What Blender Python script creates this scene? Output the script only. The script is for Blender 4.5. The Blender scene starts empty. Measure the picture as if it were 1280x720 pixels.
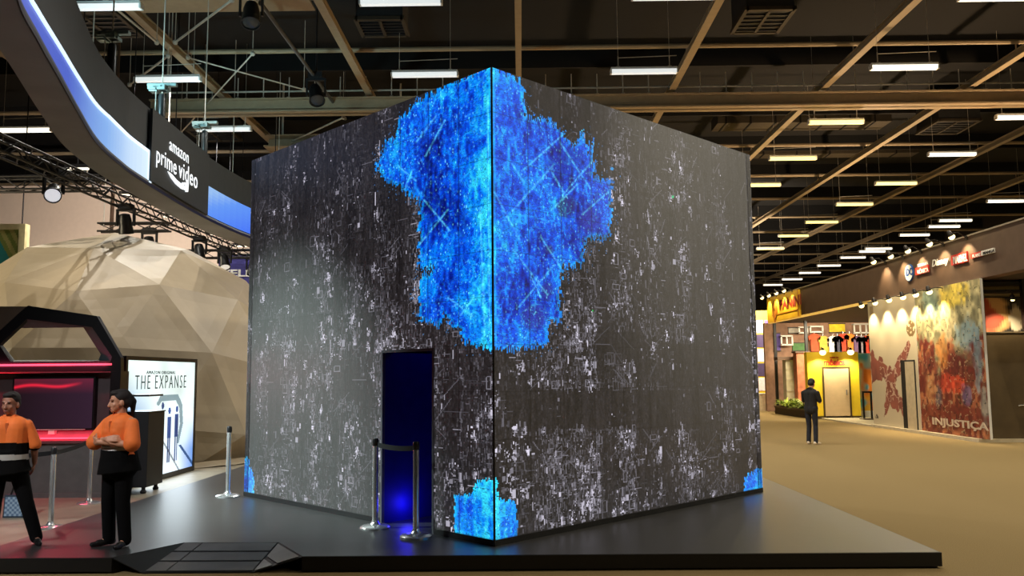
import bpy, bmesh, math, random
import numpy as np
from mathutils import Vector, Matrix
random.seed(7); RNG = np.random.default_rng(11)
SC = bpy.context.scene; COL = SC.collection
# ------------------------------------------------------------------ camera
F = 1051.0; CAMZ = 1.85
PITCH = math.atan(109 / F); YAW = math.radians(0.55); ROLL = math.radians(0.5)
FW = np.array([-math.sin(YAW) * math.cos(PITCH), math.cos(YAW) * math.cos(PITCH), math.sin(PITCH)])
_r = np.cross(FW, [0, 0, 1]); _r /= np.linalg.norm(_r); _u = np.cross(_r, FW)
RT = _r * math.cos(ROLL) - _u * math.sin(ROLL); UP = _u * math.cos(ROLL) + _r * math.sin(ROLL)
CP = np.array([0, 0, CAMZ])
cam = bpy.data.objects.new('camera', bpy.data.cameras.new('camera')); COL.objects.link(cam)
cam.data.sensor_width = 36; cam.data.lens = F / 1280 * 36; cam.data.clip_end = 400
m = Matrix.Identity(4)
for i in range(3):
    m[i][0], m[i][1], m[i][2], m[i][3] = RT[i], UP[i], -FW[i], CP[i]
cam.matrix_world = m; SC.camera = cam
# ------------------------------------------------------------------ exposure, world
SC.view_settings.view_transform = 'Standard'; SC.view_settings.look = 'None'
SC.view_settings.exposure = 0.0; SC.view_settings.gamma = 1.0; SC.view_settings.use_curve_mapping = False
SC.cycles.use_denoising = True
W = bpy.data.worlds.new('hall_air'); SC.world = W; W.use_nodes = True
W.node_tree.nodes['Background'].inputs[0].default_value = (0.6, 0.65, 0.7, 1)
W.node_tree.nodes['Background'].inputs[1].default_value = 0.02
TUBE_W = 800.0      # one ceiling tube
# points of the photograph on planes of the place
def ray(px, py): return FW + RT * (px - 640) / F - UP * (py - 360) / F
def atz(px, py, z): d = ray(px, py); return Vector(CP + d * (z - CAMZ) / d[2])
def aty(px, py, y): d = ray(px, py); return Vector(CP + d * y / d[1])
def atx(px, py, x): d = ray(px, py); return Vector(CP + d * x / d[0])
def atp(px, py, O, N):
    d = ray(px, py); return Vector(CP + d * (np.dot(np.array(O) - CP, N) / np.dot(d, N)))
def proj(P):
    v = np.asarray(P, float) - CP; z = v @ FW
    return 640 + F * (v @ RT) / z, 360 - F * (v @ UP) / z
# ------------------------------------------------------------------ materials
def lin(c): c = c / 255.0; return c / 12.92 if c <= 0.04045 else ((c + 0.055) / 1.055) ** 2.4
def L3(c): return tuple(lin(v) for v in c)
MATS = {}
def mat(name, c, rough=0.6, metal=0.0, emit=None, es=1.0, var=0.12, scale=6.0, bump=0.0, spec=0.5):
    if name in MATS: return MATS[name]
    M = bpy.data.materials.new(name); M.use_nodes = True; T = M.node_tree; B = T.nodes['Principled BSDF']
    B.inputs['Roughness'].default_value = rough; B.inputs['Metallic'].default_value = metal
    B.inputs['Specular IOR Level'].default_value = spec
    col = L3(c)
    n = T.nodes.new('ShaderNodeTexNoise'); n.inputs['Scale'].default_value = scale; n.inputs['Detail'].default_value = 4
    tc = T.nodes.new('ShaderNodeTexCoord'); T.links.new(tc.outputs['Object'], n.inputs['Vector'])
    r = T.nodes.new('ShaderNodeValToRGB')
    r.color_ramp.elements[0].position = 0.3; r.color_ramp.elements[1].position = 0.7
    r.color_ramp.elements[0].color = tuple(v * (1 - var) for v in col) + (1,)
    r.color_ramp.elements[1].color = tuple(min(1, v * (1 + var)) for v in col) + (1,)
    T.links.new(n.outputs['Fac'], r.inputs['Fac']); T.links.new(r.outputs['Color'], B.inputs['Base Color'])
    if bump:
        b = T.nodes.new('ShaderNodeBump'); b.inputs['Strength'].default_value = bump; b.inputs['Distance'].default_value = 0.02
        T.links.new(n.outputs['Fac'], b.inputs['Height']); T.links.new(b.outputs['Normal'], B.inputs['Normal'])
    if emit:
        B.inputs['Emission Color'].default_value = L3(emit) + (1,); B.inputs['Emission Strength'].default_value = es
    MATS[name] = M; return M
def attr_mat(name, base=None, rough=0.5, es=0.0, spec=0.5):
    """colour attribute 'pix' as paint (es 0) or as the light of a screen (es > 0)"""
    if name in MATS: return MATS[name]
    M = bpy.data.materials.new(name); M.use_nodes = True; T = M.node_tree; B = T.nodes['Principled BSDF']
    B.inputs['Roughness'].default_value = rough; B.inputs['Specular IOR Level'].default_value = spec
    a = T.nodes.new('ShaderNodeAttribute'); a.attribute_name = 'pix'
    if es: T.links.new(a.outputs['Color'], B.inputs['Emission Color']); B.inputs['Emission Strength'].default_value = es
    else: T.links.new(a.outputs['Color'], B.inputs['Base Color'])
    if base: B.inputs['Base Color'].default_value = L3(base) + (1,)
    MATS[name] = M; return M
# ------------------------------------------------------------------ mesh helpers
class MB:
    def __init__(s): s.v = []; s.f = []; s.mi = []
    def add(s, vs, fs, mi=0):
        o = len(s.v); s.v += [tuple(v) for v in vs]; s.f += [tuple(i + o for i in f) for f in fs]; s.mi += [mi] * len(fs); return s
    def box(s, lo, hi, mi=0, M=None):
        x0, y0, z0 = lo; x1, y1, z1 = hi
        vs = [Vector(p) for p in ((x0,y0,z0),(x1,y0,z0),(x1,y1,z0),(x0,y1,z0),(x0,y0,z1),(x1,y0,z1),(x1,y1,z1),(x0,y1,z1))]
        if M: vs = [M @ v for v in vs]
        return s.add(vs, ((0,3,2,1),(4,5,6,7),(0,1,5,4),(1,2,6,5),(2,3,7,6),(3,0,4,7)), mi)
    def tube(s, p, q, r, r2=None, n=10, mi=0, caps=True):
        p = Vector(p); q = Vector(q); r2 = r if r2 is None else r2; d = (q - p).normalized()
        a = d.orthogonal().normalized(); b = d.cross(a)
        vs = []
        for c, rr in ((p, r), (q, r2)):
            vs += [c + (a * math.cos(t) + b * math.sin(t)) * rr for t in (2 * math.pi * k / n for k in range(n))]
        fs = [(k, (k + 1) % n, n + (k + 1) % n, n + k) for k in range(n)]
        if caps: fs += [tuple(range(n))[::-1], tuple(range(n, 2 * n))]
        return s.add(vs, fs, mi)
    def lathe(s, prof, c=(0, 0, 0), n=20, mi=0):
        c = Vector(c); vs = []
        for r, z in prof: vs += [c + Vector((r * math.cos(2 * math.pi * k / n), r * math.sin(2 * math.pi * k / n), z)) for k in range(n)]
        fs = []
        for i in range(len(prof) - 1):
            fs += [(i * n + k, i * n + (k + 1) % n, (i + 1) * n + (k + 1) % n, (i + 1) * n + k) for k in range(n)]
        fs += [tuple(range(n))[::-1], tuple(range((len(prof) - 1) * n, len(prof) * n))]
        return s.add(vs, fs, mi)
    def ell(s, c, r, mi=0, n=14, m_=10, M=None):
        vs = []; fs = []
        for i in range(m_ + 1):
            t = math.pi * i / m_
            for k in range(n):
                a = 2 * math.pi * k / n
                v = Vector((r[0] * math.sin(t) * math.cos(a), r[1] * math.sin(t) * math.sin(a), r[2] * math.cos(t)))
                if M: v = M @ v
                vs.append(Vector(c) + v)
        for i in range(m_):
            for k in range(n): fs.append((i * n + k, (i + 1) * n + k, (i + 1) * n + (k + 1) % n, i * n + (k + 1) % n))
        return s.add(vs, fs, mi)
    def cap(s, p, q, r, r2=None, n=12, mi=0):
        r2 = r if r2 is None else r2
        s.tube(p, q, r, r2, n, mi); s.ell(p, (r, r, r), mi, n, 8); s.ell(q, (r2, r2, r2), mi, n, 8); return s
    def prism(s, pts, vec, mi=0):
        n = len(pts); vec = Vector(vec); vs = [Vector(p) for p in pts]; vs += [v + vec for v in vs]
        return s.add(vs, [tuple(range(n)), tuple(range(2 * n - 1, n - 1, -1))] + [(k + n, (k + 1) % n + n, (k + 1) % n, k) for k in range(n)], mi)
    def rod(s, pts, r, n=8, mi=0):
        for a, b in zip(pts, pts[1:]): s.tube(a, b, r, None, n, mi)
        return s
def finish(o, parent=None, label=None, cat=None, group=None, kind=None):
    COL.objects.link(o)
    if parent is not None:
        o.parent = parent; o.matrix_parent_inverse = Matrix.Translation(parent.location).inverted() if parent.rotation_euler.z == 0 else parent.matrix_basis.inverted()
    tag(o, label, cat, group, kind); return o
def tag(o, label=None, cat=None, group=None, kind=None):
    if label: o['label'] = label
    if cat: o['category'] = cat
    if group: o['group'] = group
    if kind: o['kind'] = kind
    return o
def build(name, mb, mats, parent=None, label=None, cat=None, group=None, kind=None, smooth=False, bevel=0):
    me = bpy.data.meshes.new(name); me.from_pydata(mb.v, [], mb.f)
    mats = mats if isinstance(mats, (list, tuple)) else [mats]
    for mm in mats: me.materials.append(mm)
    me.polygons.foreach_set('material_index', mb.mi)
    bm = bmesh.new(); bm.from_mesh(me); bmesh.ops.recalc_face_normals(bm, faces=bm.faces); bm.to_mesh(me); bm.free()
    if smooth:
        me.polygons.foreach_set('use_smooth', [True] * len(me.polygons))
        try: me.set_sharp_from_angle(angle=math.radians(40))
        except Exception: pass
    me.update()
    o = bpy.data.objects.new(name, me)
    if bevel:
        b = o.modifiers.new('bevel', 'BEVEL'); b.width = bevel; b.segments = 2; b.limit_method = 'ANGLE'
    return finish(o, parent, label, cat, group, kind)
def thing(name, loc, label, cat, group=None, rz=0):
    o = bpy.data.objects.new(name, None); o.location = loc; o.rotation_euler = (0, 0, rz); o.empty_display_size = 0.2
    COL.objects.link(o); return tag(o, label, cat, group)
def copy_thing(root, loc, label=None, group=None, rz=None):
    r = root.copy(); COL.objects.link(r); r.location = loc
    if rz is not None: r.rotation_euler.z = rz
    if label: r['label'] = label
    if group: r['group'] = group
    for ch in root.children:
        c = ch.copy(); COL.objects.link(c); c.parent = r
        if ch.type == 'LIGHT': c.data = ch.data.copy()
        for g in ch.children:
            d = g.copy(); COL.objects.link(d); d.parent = c
    return r
def light(name, typ, loc, power, col, target=None, parent=None, size=0.05, angle=90, blend=0.6, sy=None):
    d = bpy.data.lights.new(name, typ); d.energy = power; d.color = col
    if typ == 'SPOT': d.spot_size = math.radians(angle); d.spot_blend = blend; d.shadow_soft_size = size
    elif typ == 'POINT': d.shadow_soft_size = size
    elif typ == 'AREA':
        d.size = size
        if sy: d.shape = 'RECTANGLE'; d.size_y = sy
    o = bpy.data.objects.new(name, d); o.location = loc
    if target is not None: o.rotation_euler = (Vector(target) - Vector(loc)).to_track_quat('-Z', 'Y').to_euler()
    COL.objects.link(o)
    if parent is not None: o.parent = parent; o.matrix_parent_inverse = Matrix.Translation(parent.location).inverted()
    return o
def text_mb(s, O, xd, ud, width, height, depth=0.02, bold=0.0, mi=0, mb=None, shear=0.0, space=1.0):
    """letters filling a width x height field whose lower-left corner is O, raised towards the reader"""
    cu = bpy.data.curves.new('t', 'FONT'); cu.body = s; cu.extrude = 0.02; cu.offset = bold; cu.shear = shear; cu.resolution_u = 3; cu.space_character = space
    ob = bpy.data.objects.new('t', cu); COL.objects.link(ob); dg = bpy.context.evaluated_depsgraph_get(); dg.update()
    me = bpy.data.meshes.new_from_object(ob.evaluated_get(dg)); bpy.data.objects.remove(ob); bpy.data.curves.remove(cu)
    P = np.array([v.co[:] for v in me.vertices]); lo = P.min(0); hi = P.max(0)
    xd = Vector(xd).normalized(); ud = Vector(ud).normalized(); nd = xd.cross(ud)
    vs = [Vector(O) + xd * ((p[0] - lo[0]) / (hi[0] - lo[0]) * width) + ud * ((p[1] - lo[1]) / (hi[1] - lo[1]) * height) + nd * ((p[2] + 0.02) / 0.04 * depth) for p in P]
    mb = mb or MB(); mb.add(vs, [tuple(p.vertices) for p in me.polygons], mi); bpy.data.meshes.remove(me); return mb
def pix_panel(name, O, xd, ud, w, h, img, material, parent=None, hole=None, **kw):
    """a flat panel of little square cells, img[row from bottom, column] linear RGB"""
    nv, nu = img.shape[:2]; O = np.array(O); xd = np.array(Vector(xd).normalized()); ud = np.array(Vector(ud).normalized())
    U, V = np.meshgrid(np.linspace(0, w, nu + 1), np.linspace(0, h, nv + 1))
    co = O + U[..., None] * xd + V[..., None] * ud
    idx = np.arange((nu + 1) * (nv + 1)).reshape(nv + 1, nu + 1)
    q = np.stack([idx[:-1, :-1], idx[:-1, 1:], idx[1:, 1:], idx[1:, :-1]], -1).reshape(-1, 4); c = img.reshape(-1, 3)
    if hole is not None: k = ~hole.reshape(-1); q = q[k]; c = c[k]
    me = bpy.data.meshes.new(name); n = len(q)
    me.vertices.add(co.size // 3); me.vertices.foreach_set('co', co.reshape(-1).astype(np.float32))
    me.loops.add(n * 4); me.loops.foreach_set('vertex_index', q.reshape(-1).astype(np.int32))
    me.polygons.add(n); me.polygons.foreach_set('loop_start', np.arange(0, n * 4, 4, dtype=np.int32))
    me.update(calc_edges=True)
    at = me.color_attributes.new('pix', 'FLOAT_COLOR', 'CORNER')
    cc = np.ones((n, 4, 4), np.float32); cc[:, :, :3] = c[:, None, :]
    at.data.foreach_set('color', cc.reshape(-1)); me.materials.append(material)
    return finish(bpy.data.objects.new(name, me), parent, **kw)
def noise2(nv, nu, sv, su, seed):
    r = np.random.default_rng(seed); gv, gu = int(nv / sv) + 3, int(nu / su) + 3; g = r.random((gv, gu))
    y = np.arange(nv) / sv; x = np.arange(nu) / su; yi = y.astype(int); xi = x.astype(int); fy = (y - yi)[:, None]; fx = (x - xi)[None]
    fy = fy * fy * (3 - 2 * fy); fx = fx * fx * (3 - 2 * fx)
    a = g[yi][:, xi]; b = g[yi][:, xi + 1]; c = g[yi + 1][:, xi]; d = g[yi + 1][:, xi + 1]
    return (a * (1 - fx) + b * fx) * (1 - fy) + (c * (1 - fx) + d * fx) * fy
def inpoly(px, py, poly):
    r = np.zeros(px.shape, bool); n = len(poly)
    for i in range(n):
        x0, y0 = poly[i]; x1, y1 = poly[(i + 1) % n]
        if y0 == y1: continue
        r ^= ((y0 > py) != (y1 > py)) & (px < (x1 - x0) * (py - y0) / (y1 - y0) + x0)
    return r
X, Y, Z = Vector((1, 0, 0)), Vector((0, 1, 0)), Vector((0, 0, 1))
# common materials
BLACK = mat('matte_black', (16, 16, 18), 0.5); DARK = mat('dark_metal', (34, 34, 37), 0.45, 0.3)
CHROME = mat('polished_steel', (225, 225, 225), 0.22, .8, var=0.04); GALV = mat('pale_painted_steel', (196, 190, 178), 0.5, 0.0)
WHITE = mat('white_paint', (235, 235, 232), 0.5, var=0.03)
# ================================================================== THE HALL
ROOF = 13.0
def struct(name, mb, mt, label, parent=None, **k): return build(name, mb, mt, parent, label, None if parent else 'building', None, 'structure', **k)
carpet = mat('carpet', (144, 124, 86), 0.95, scale=90, var=0.16, bump=0.3, spec=0.1)
struct('floor', MB().box((-32, -30, -0.2), (34, 96, 0)), carpet, 'wide brown carpeted floor of the exhibition hall')
struct('ceiling', MB().box((-32, -30, ROOF), (34, 96, ROOF + 0.2)), mat('roof_deck', (20, 20, 21), 0.95), 'black roof deck high above the hall')
wd = mat('hall_wall_dark', (52, 46, 42), 0.9)
struct('wall_back', MB().box((-32, 96, 0), (34, 96.3, ROOF)), wd, 'dark far end wall of the hall')
struct('wall_right', MB().box((34, -30, 0), (34.3, 96, ROOF)), wd, 'dark side wall beyond the comic booths')
struct('wall_front', MB().box((-32, -30.3, 0), (34, -30, ROOF)), wd, 'dark hall wall behind the viewer')
struct('wall_left', MB().box((-32.3, -30, 0), (-32, 96, ROOF)), wd, 'dark side wall beyond the geodesic dome')
# longitudinal roof beams, cross pipes, the big cross girder
steel = mat('beam_paint', (166, 148, 120), 0.55, 0.0, var=0.06)
LX = [-14.6, -9.72, -4.87, 0.02, 5.0, 9.92, 14.7, 19.55, 24.4]
ordn = ['first', 'second', 'third', 'fourth', 'fifth', 'sixth', 'seventh', 'eighth', 'ninth', 'tenth', 'eleventh', 'twelfth', 'thirteenth']
for i, x in enumerate(LX):
    w = 0.085 if i in (3,) else 0.11
    b = MB().box((x - w, -20, 11.0), (x + w, 95.9, 11.05)).box((x - 0.02, -20, 11.05), (x + 0.02, 95.9, 11.24)).box((x - w * .7, -20, 11.22), (x + w * .7, 95.9, 11.25))
    struct('ceiling_beam', b, steel, 'pale roof beam running away from the viewer, %s from the left' % ordn[i])
for k in range(-4, 13):
    y = 24.1 + 5.55 * k
    b = MB().tube((-31.9, y, 11.5), (33.9, y, 11.52), 0.075, n=8)
    for x in LX: b.tube((x, y, 11.2), (x, y, 11.52), 0.02, n=6)
    struct('trim_%d' % (k + 5), b, steel, 'thin pale pipe across the roof, bay %d from the front wall' % (k + 5))
def girder(y, z0, z1, x0, x1, label, w=0.28, rods=True):
    b = MB().box((x0, y - w, z0), (x1, y + w, z0 + 0.05)).box((x0, y - 0.04, z0), (x1, y + 0.04, z1)).box((x0, y - w * 0.8, z1 - 0.05), (x1, y + w * 0.8, z1)).box((x0, y - 0.1, z0 + 0.05), (x1, y - 0.06, z1 - 0.05))
    g = struct('ceiling_girder', b, steel, label)
    if rods:
        n = int((x1 - x0) / 0.84)
        for k in range(n + 1):
            x = x0 + 0.3 + k * 0.84
            if x > x1: break
            q = MB().tube((x, y, z1), (x, y, z1 + 0.75), 0.018, n=6).lathe([(0.02, 0), (0.1, 0.01), (0.1, 0.05), (0.03, 0.1)], (x, y, z1), 8)
            build('hanger_rod', q, GALV, g)
        build('conduit', MB().tube((x0, y, z1 + 0.28), (x1, y, z1 + 0.28), 0.03, n=6).tube((x0 + .5, y, z1), (x0 + .5, y, ROOF), .04).tube((x1 - .5, y, z1), (x1 - .5, y, ROOF), .04), GALV, g)
    else:
        build('hanger_rod', MB().tube((x0 + .5, y, z1), (x0 + .5, y, ROOF), .04).tube((x1 - .5, y, z1), (x1 - .5, y, ROOF), .04), GALV, g)
    return g
girder(26.65, 10.4, 10.88, -12.0, 24.0, 'long pale cross girder with a row of short hanger rods above it')
girder(19.6, 11.05, 11.3, -9.5, -5.1, 'wide grey roof plate between two beams at upper left', w=0.75, rods=False)
girder(31.2, 10.4, 10.9, -9.5, -4.0, 'short pale girder behind the long cross girder at left', w=0.7, rods=False)
# dark purlins and roof ducts
purl = mat('purlin_brown', (15, 14, 14), 0.9)
for k, y in enumerate(np.arange(16.8, 92, 5.55)):
    b = MB().box((-31.9, y - 0.06, 12.3), (33.9, y + 0.06, ROOF))
    struct('ceiling_purlin', b, purl, 'dark roof purlin across the hall, number %d from the front' % (k + 1))
duct = mat('duct_sheet', (70, 62, 50), 0.6, 0.2)
def roof_duct(px, py, w, d, h, z, label, lou=True):
    p = atz(px, py, z); t = thing('roof_vent', (p.x, p.y, z), label, 'vent', 'roof vents and ducts')
    build('duct_box', MB().box((p.x - w, p.y - d, z + 0.06), (p.x + w, p.y + d, z + h)).box((p.x - w * .4, p.y - d * .4, z + h), (p.x + w * .4, p.y + d * .4, ROOF)), mat('duct_dark', (46, 46, 47), 0.6), t)
    fr = MB()
    for s in (-1, 1): fr.box((p.x + s * w - .05, p.y - d - .05, z), (p.x + s * w + .05, p.y + d + .05, z + .1)); fr.box((p.x - w, p.y + s * d - .05, z), (p.x + w, p.y + s * d + .05, z + .1))
    fr.box((p.x - .04, p.y - d, z), (p.x + .04, p.y + d, z + .08))
    build('grille_frame', fr, duct, t)
    sl = MB()
    for k in range(6): yy = p.y - d + (k + .5) * d / 3; sl.box((p.x - w, yy - .03, z + .02), (p.x + w, yy + .03, z + .05))
    build('louvres', sl, DARK, t)
roof_duct(478, 36, 0.62, 0.55, 0.9, 11.2, 'dark boxy roof vent above the left face of the cube')
roof_duct(953, 28, 0.62, 0.75, 1.2, 11.2, 'dark boxy roof vent between two beams at upper right')
roof_duct(1185, 160, 0.8, 0.9, 1.2, 11.4, 'dark roof vent beyond the girder, over the comic booth')
roof_duct(118, 32, 0.9, 0.8, 1.0, 11.2, 'grey roof vent beside the round overhead sign')
roof_duct(268, 170, 0.8, 0.8, 0.8, 11.3, 'small grey roof vent behind the girder at left')
for (px, py, w, d, z, lb) in ((1000, 158, 3.6, 0.6, 12.2, 'brown duct panel under the roof just beyond the girder'), (1000, 195, 5.5, .4, 12.2, 'brown duct panel under the roof, second beyond the girder')):
    p = atz(px, py, z); t = thing('roof_duct', (p.x, p.y, z), lb, 'duct', 'roof vents and ducts')
    q = MB().box((p.x - w, p.y - d, z), (p.x + w, p.y + d, z + 0.5)).box((p.x - .2, p.y - .2, z + .5), (p.x + .2, p.y + .2, ROOF))
    build('duct_body', q, duct, t)
    for k in range(7): build('duct_flange', MB().box((p.x - w + (k + .3) * w / 3.5, p.y - d - .03, z - .03), (p.x - w + (k + .3) * w / 3.5 + .06, p.y + d + .03, z + .53)), purl, t)
# ------------------------------------------------------------------ ceiling tube lights
def lamp_proto(kind, dif, col, power):
    t = thing('ceiling_light', (0, 0, 10), 'tube light', 'lamp')
    def pb(n, mb, mt): o = build(n, mb, mt); o.parent = t; return o
    pb('housing', MB().box((-.9, -.08, .09), (.9, .08, .17)).box((-.92, -.085, .0), (-.88, .085, .12)).box((.88, -.085, 0), (.92, .085, .12)), WHITE)
    pb('diffuser', MB().prism([(-.88, -.1, .1), (-.88, -.07, 0), (-.88, .07, 0), (-.88, .1, .1)], (1.76, 0, 0)), dif)
    for s in (-.7, .7): pb('hanger', MB().tube((s, 0, .17), (s, 0, ROOF - 10), .006, n=5).tube((s, 0, .17), (s, 0, .5), .014, n=6).box((s - .05, -.05, .13), (s + .05, .05, .2)), GALV)
    pb('cable', MB().tube((-.7, 0, .45), (.9, 0, .5), .012, n=5), GALV)
    l = light('lamp_glow', 'SPOT', (0, 0, -.03), power, col, (0, 0, -5), None, 0.03, 150, 0.5); l.parent = t
    return t
K = {'w': lamp_proto('w', mat('tube_cool', (235, 240, 240), .4, emit=(232, 238, 238), es=0.82), (1, .95, .86), TUBE_W),
     'n': lamp_proto('n', mat('tube_neutral', (255, 250, 230), .4, emit=(255, 246, 222), es=2.2), (1, .88, .66), TUBE_W),
     'y': lamp_proto('y', mat('tube_yellow', (255, 240, 170), .4, emit=(255, 232, 140), es=1.9), (1, .82, .5), TUBE_W)}
LAMPS = [(501, 6, 'w', 'at the very top, above and left of the cube peak'), (842, -1, 'w', 'cut by the top edge, above and right of the cube peak'), (1250, 0, 'n', 'warm one at the very top right'),
 (126, 12, 'w', 'beside the round overhead sign near the top'), (210, 102, 'w', 'below the crossing braces at upper left'), (531, 96, 'w', 'hanging just left of the cube peak'),
 (805, 92, 'w', 'hanging just right of the cube peak'), (1130, 87, 'n', 'in front of the girder at upper right'), (280, 164, 'w', 'under the girder beside the overhead sign'),
 (1045, 155, 'y', 'first yellow one beyond the girder'), (1280, 149, 'n', 'beyond the girder at the right edge'), (991, 200, 'y', 'yellow, over the right corner of the cube'),
 (1190, 195, 'n', 'second beyond the girder over the comic booth'), (950, 233, 'y', 'yellow, half hidden by the right edge of the cube'), (1120, 231, 'y', 'yellow, third beyond the girder in the middle row'),
 (1068, 257, 'y', 'yellow, fourth in the middle row beyond the girder'), (1257, 253, 'n', 'white, above the near end of the comic booth fascia'), (1027, 279, 'y', 'yellow, fifth in the middle row beyond the girder'),
 (992, 296, 'y', 'yellow, sixth in the middle row beyond the girder'), (1194, 277, 'n', 'white, next one back above the comic booth fascia'), (1143, 295, 'n', 'white, above the round logo on the booth fascia'),
 (1098, 312, 'n', 'above the middle of the booth fascia'), (1066, 323, 'n', 'second back above the middle of the booth fascia'), (1036, 333, 'n', 'third back above the middle of the booth fascia'),
 (963, 312, 'y', 'yellow, low beside the right edge of the cube'), (1012, 342, 'n', 'near the yellow shop sign'), (990, 350, 'n', 'farthest but one near the yellow shop sign'), (966, 357, 'n', 'farthest, just over the yellow shop sign'),
 (30, 165, 'n', 'warm one under the round sign at the left edge'), (1180, 284.5, 'n', 'partner of the second one above the fascia'), (1090, 315.5, 'n', 'partner of the one above the middle of the fascia')]
used = set()
for px, py, k, lb in LAMPS:
    p = atz(px, py, 10.0)
    lab = 'white tube light, ' + lb if k == 'w' else 'glowing tube light, ' + lb
    if k in used: copy_thing(K[k], p, lab, 'tube lights under the roof')
    else: used.add(k); K[k].location = p; tag(K[k], lab, None, 'tube lights under the roof')
for x, y in ((2.5, 9.0), (12.4, 2.5), (12.4, 9), (17, 2.5), (17, 9), (12.4, -6), (17, -6)):                 # the same rows carried on over and behind the viewer
    if True:
        copy_thing(K['n'], (x, y, 10), 'tube light in the rows above and behind the viewer', 'tube lights behind the viewer')
for x in (23.0, 28.5):                                         # and over the far right aisle, outside the view
    for y in (8.0, 14.0, 20.0, 26.0): copy_thing(K['n'], (x, y, 10), 'tube light over the aisle beyond the comic booth', 'tube lights over the right aisle')
light('added_warm_uplight', 'SPOT', (15.5, 24.5, 4.6), 2600, (1, .66, .36), (11.5, 25, 11), None, .3, 140, .8)  # added uplights without fixtures, brighten the roof beams from below
light('added_warm_uplight', 'SPOT', (15.5, 36, 4.6), 3200, (1, .70, .42), (11.5, 36, 11), None, .3, 140, .8)
light('added_warm_uplight', 'SPOT', (12.5, 50, 6), 5000, (1, .82, .62), (11.5, 54, 11), None, .3, 150, .8)  # added far uplights for the distant beams and pipes
light('added_warm_uplight', 'SPOT', (12.5, 66, 6), 5000, (1, .84, .66), (11.5, 68, 11), None, .3, 150, .8)
light('added_cool_uplight', 'SPOT', (-8.2, 15.5, 7.6), 320, (.55, .93, 1), (-6.2, 20, 11), None, .3, 120, .8)  # added cool uplights without fixtures, tint the beams at left
light('added_cool_uplight', 'SPOT', (-8.4, 21.5, 7.6), 320, (.55, .93, 1), (-6.5, 26, 11), None, .3, 130, .8)
# ================================================================== PLATFORM AND CUBE
PZ = 0.15; PX0, PX1, PY0, PY1 = -5.38, 3.95, 8.22, 17.6
lam = mat('platform_laminate', (46, 46, 46), 0.37, var=0.1, scale=2.5, spec=.9)
ramp = [(-3.52, 8.93), (-2.52, 8.9)]; EL, ER = -3.92, -2.1; CL, CR = -3.62, -2.56; YF = PY0
t = thing('platform', (0, 12, 0), 'low dark glossy platform the big screen cube stands on', 'platform')
top = [(PX0, PY0), (EL, PY0), ramp[0], ramp[1], (ER, PY0), (PX1, PY0), (PX1, PY1), (PX0, PY1)]
build('deck', MB().prism([(x, y, PZ - .02) for x, y in top], (0, 0, .02)), lam, t)
build('skirt', MB().prism([(x, y, 0) for x, y in [(PX0 + .02, PY0 + .02), (EL, PY0 + .02), ramp[0], ramp[1], (ER, PY0 + .02), (PX1 - .02, PY0 + .02), (PX1 - .02, PY1 - .02), (PX0 + .02, PY1 - .02)]], (0, 0, PZ - .02)), BLACK, t)
build('edge_trim', MB().box((ER, PY0 - .012, .02), (PX1 + .012, PY0, PZ - .003)).box((PX1, PY0, .02), (PX1 + .012, PY1, PZ - .003)).box((PX0, PY0 - .012, .02), (EL, PY0, PZ - .003)), BLACK, t)
t = thing('access_ramp', (-3.0, 8.5, 0), 'small dark panelled ramp let into the front edge of the platform', 'ramp')
A, B_ = Vector((*ramp[0], PZ - .004)), Vector((*ramp[1], PZ - .004)); C_, D_ = Vector((CL, YF - .02, .012)), Vector((CR, YF - .02, .012)); E_, F_ = Vector((EL, YF, PZ - .004)), Vector((ER, YF, PZ - .004))
rp = mat('ramp_panel', (92, 94, 94), 0.4); rs = mat('ramp_seam', (20, 20, 21), 0.5)
def patch(name, P, mt, dz=0.0):
    return build(name, MB().prism([Vector(p) + Vector((0, 0, dz)) for p in P], (0, 0, -.01)), mt, t)
build('ramp_bed', MB().prism([A, B_, D_, C_], (0, 0, -.012)), rs, t)
n = (B_ - A).cross(C_ - A).normalized(); n = n if n.z > 0 else -n
for r0, r1 in ((.03, .31), (.36, .64), (.69, .97)):
    for c0, c1 in ((.02, .2), (.215, .985)):
        q = lambda r, c: (A.lerp(C_, r)).lerp(B_.lerp(D_, r), c) + n * .003
        build('tread_panel', MB().prism([q(r0, c0), q(r0, c1), q(r1, c1), q(r1, c0)], n * .006), rp, t)
build('flared_side', MB().prism([A, C_, E_], (0, 0, -.01)), rs, t)
build('flared_side', MB().prism([B_, F_, D_], (0, 0, -.01)), rs, t)
for r0, r1 in ((.05, .52), (.6, .98)):
    q = [B_.lerp(D_, r0), B_.lerp(D_, r1), F_.lerp(D_, r1) if r1 < .7 else F_.lerp(D_, .96), F_.lerp(D_, r0) if r0 < .3 else F_.lerp(D_, .6)]
    build('flare_panel', MB().prism([v.lerp(sum(q, Vector()) / 4, .06) + Vector((0, 0, .006)) for v in q], (0, 0, .005)), mat('flare_grey', (128, 130, 128), .4), t)
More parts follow.
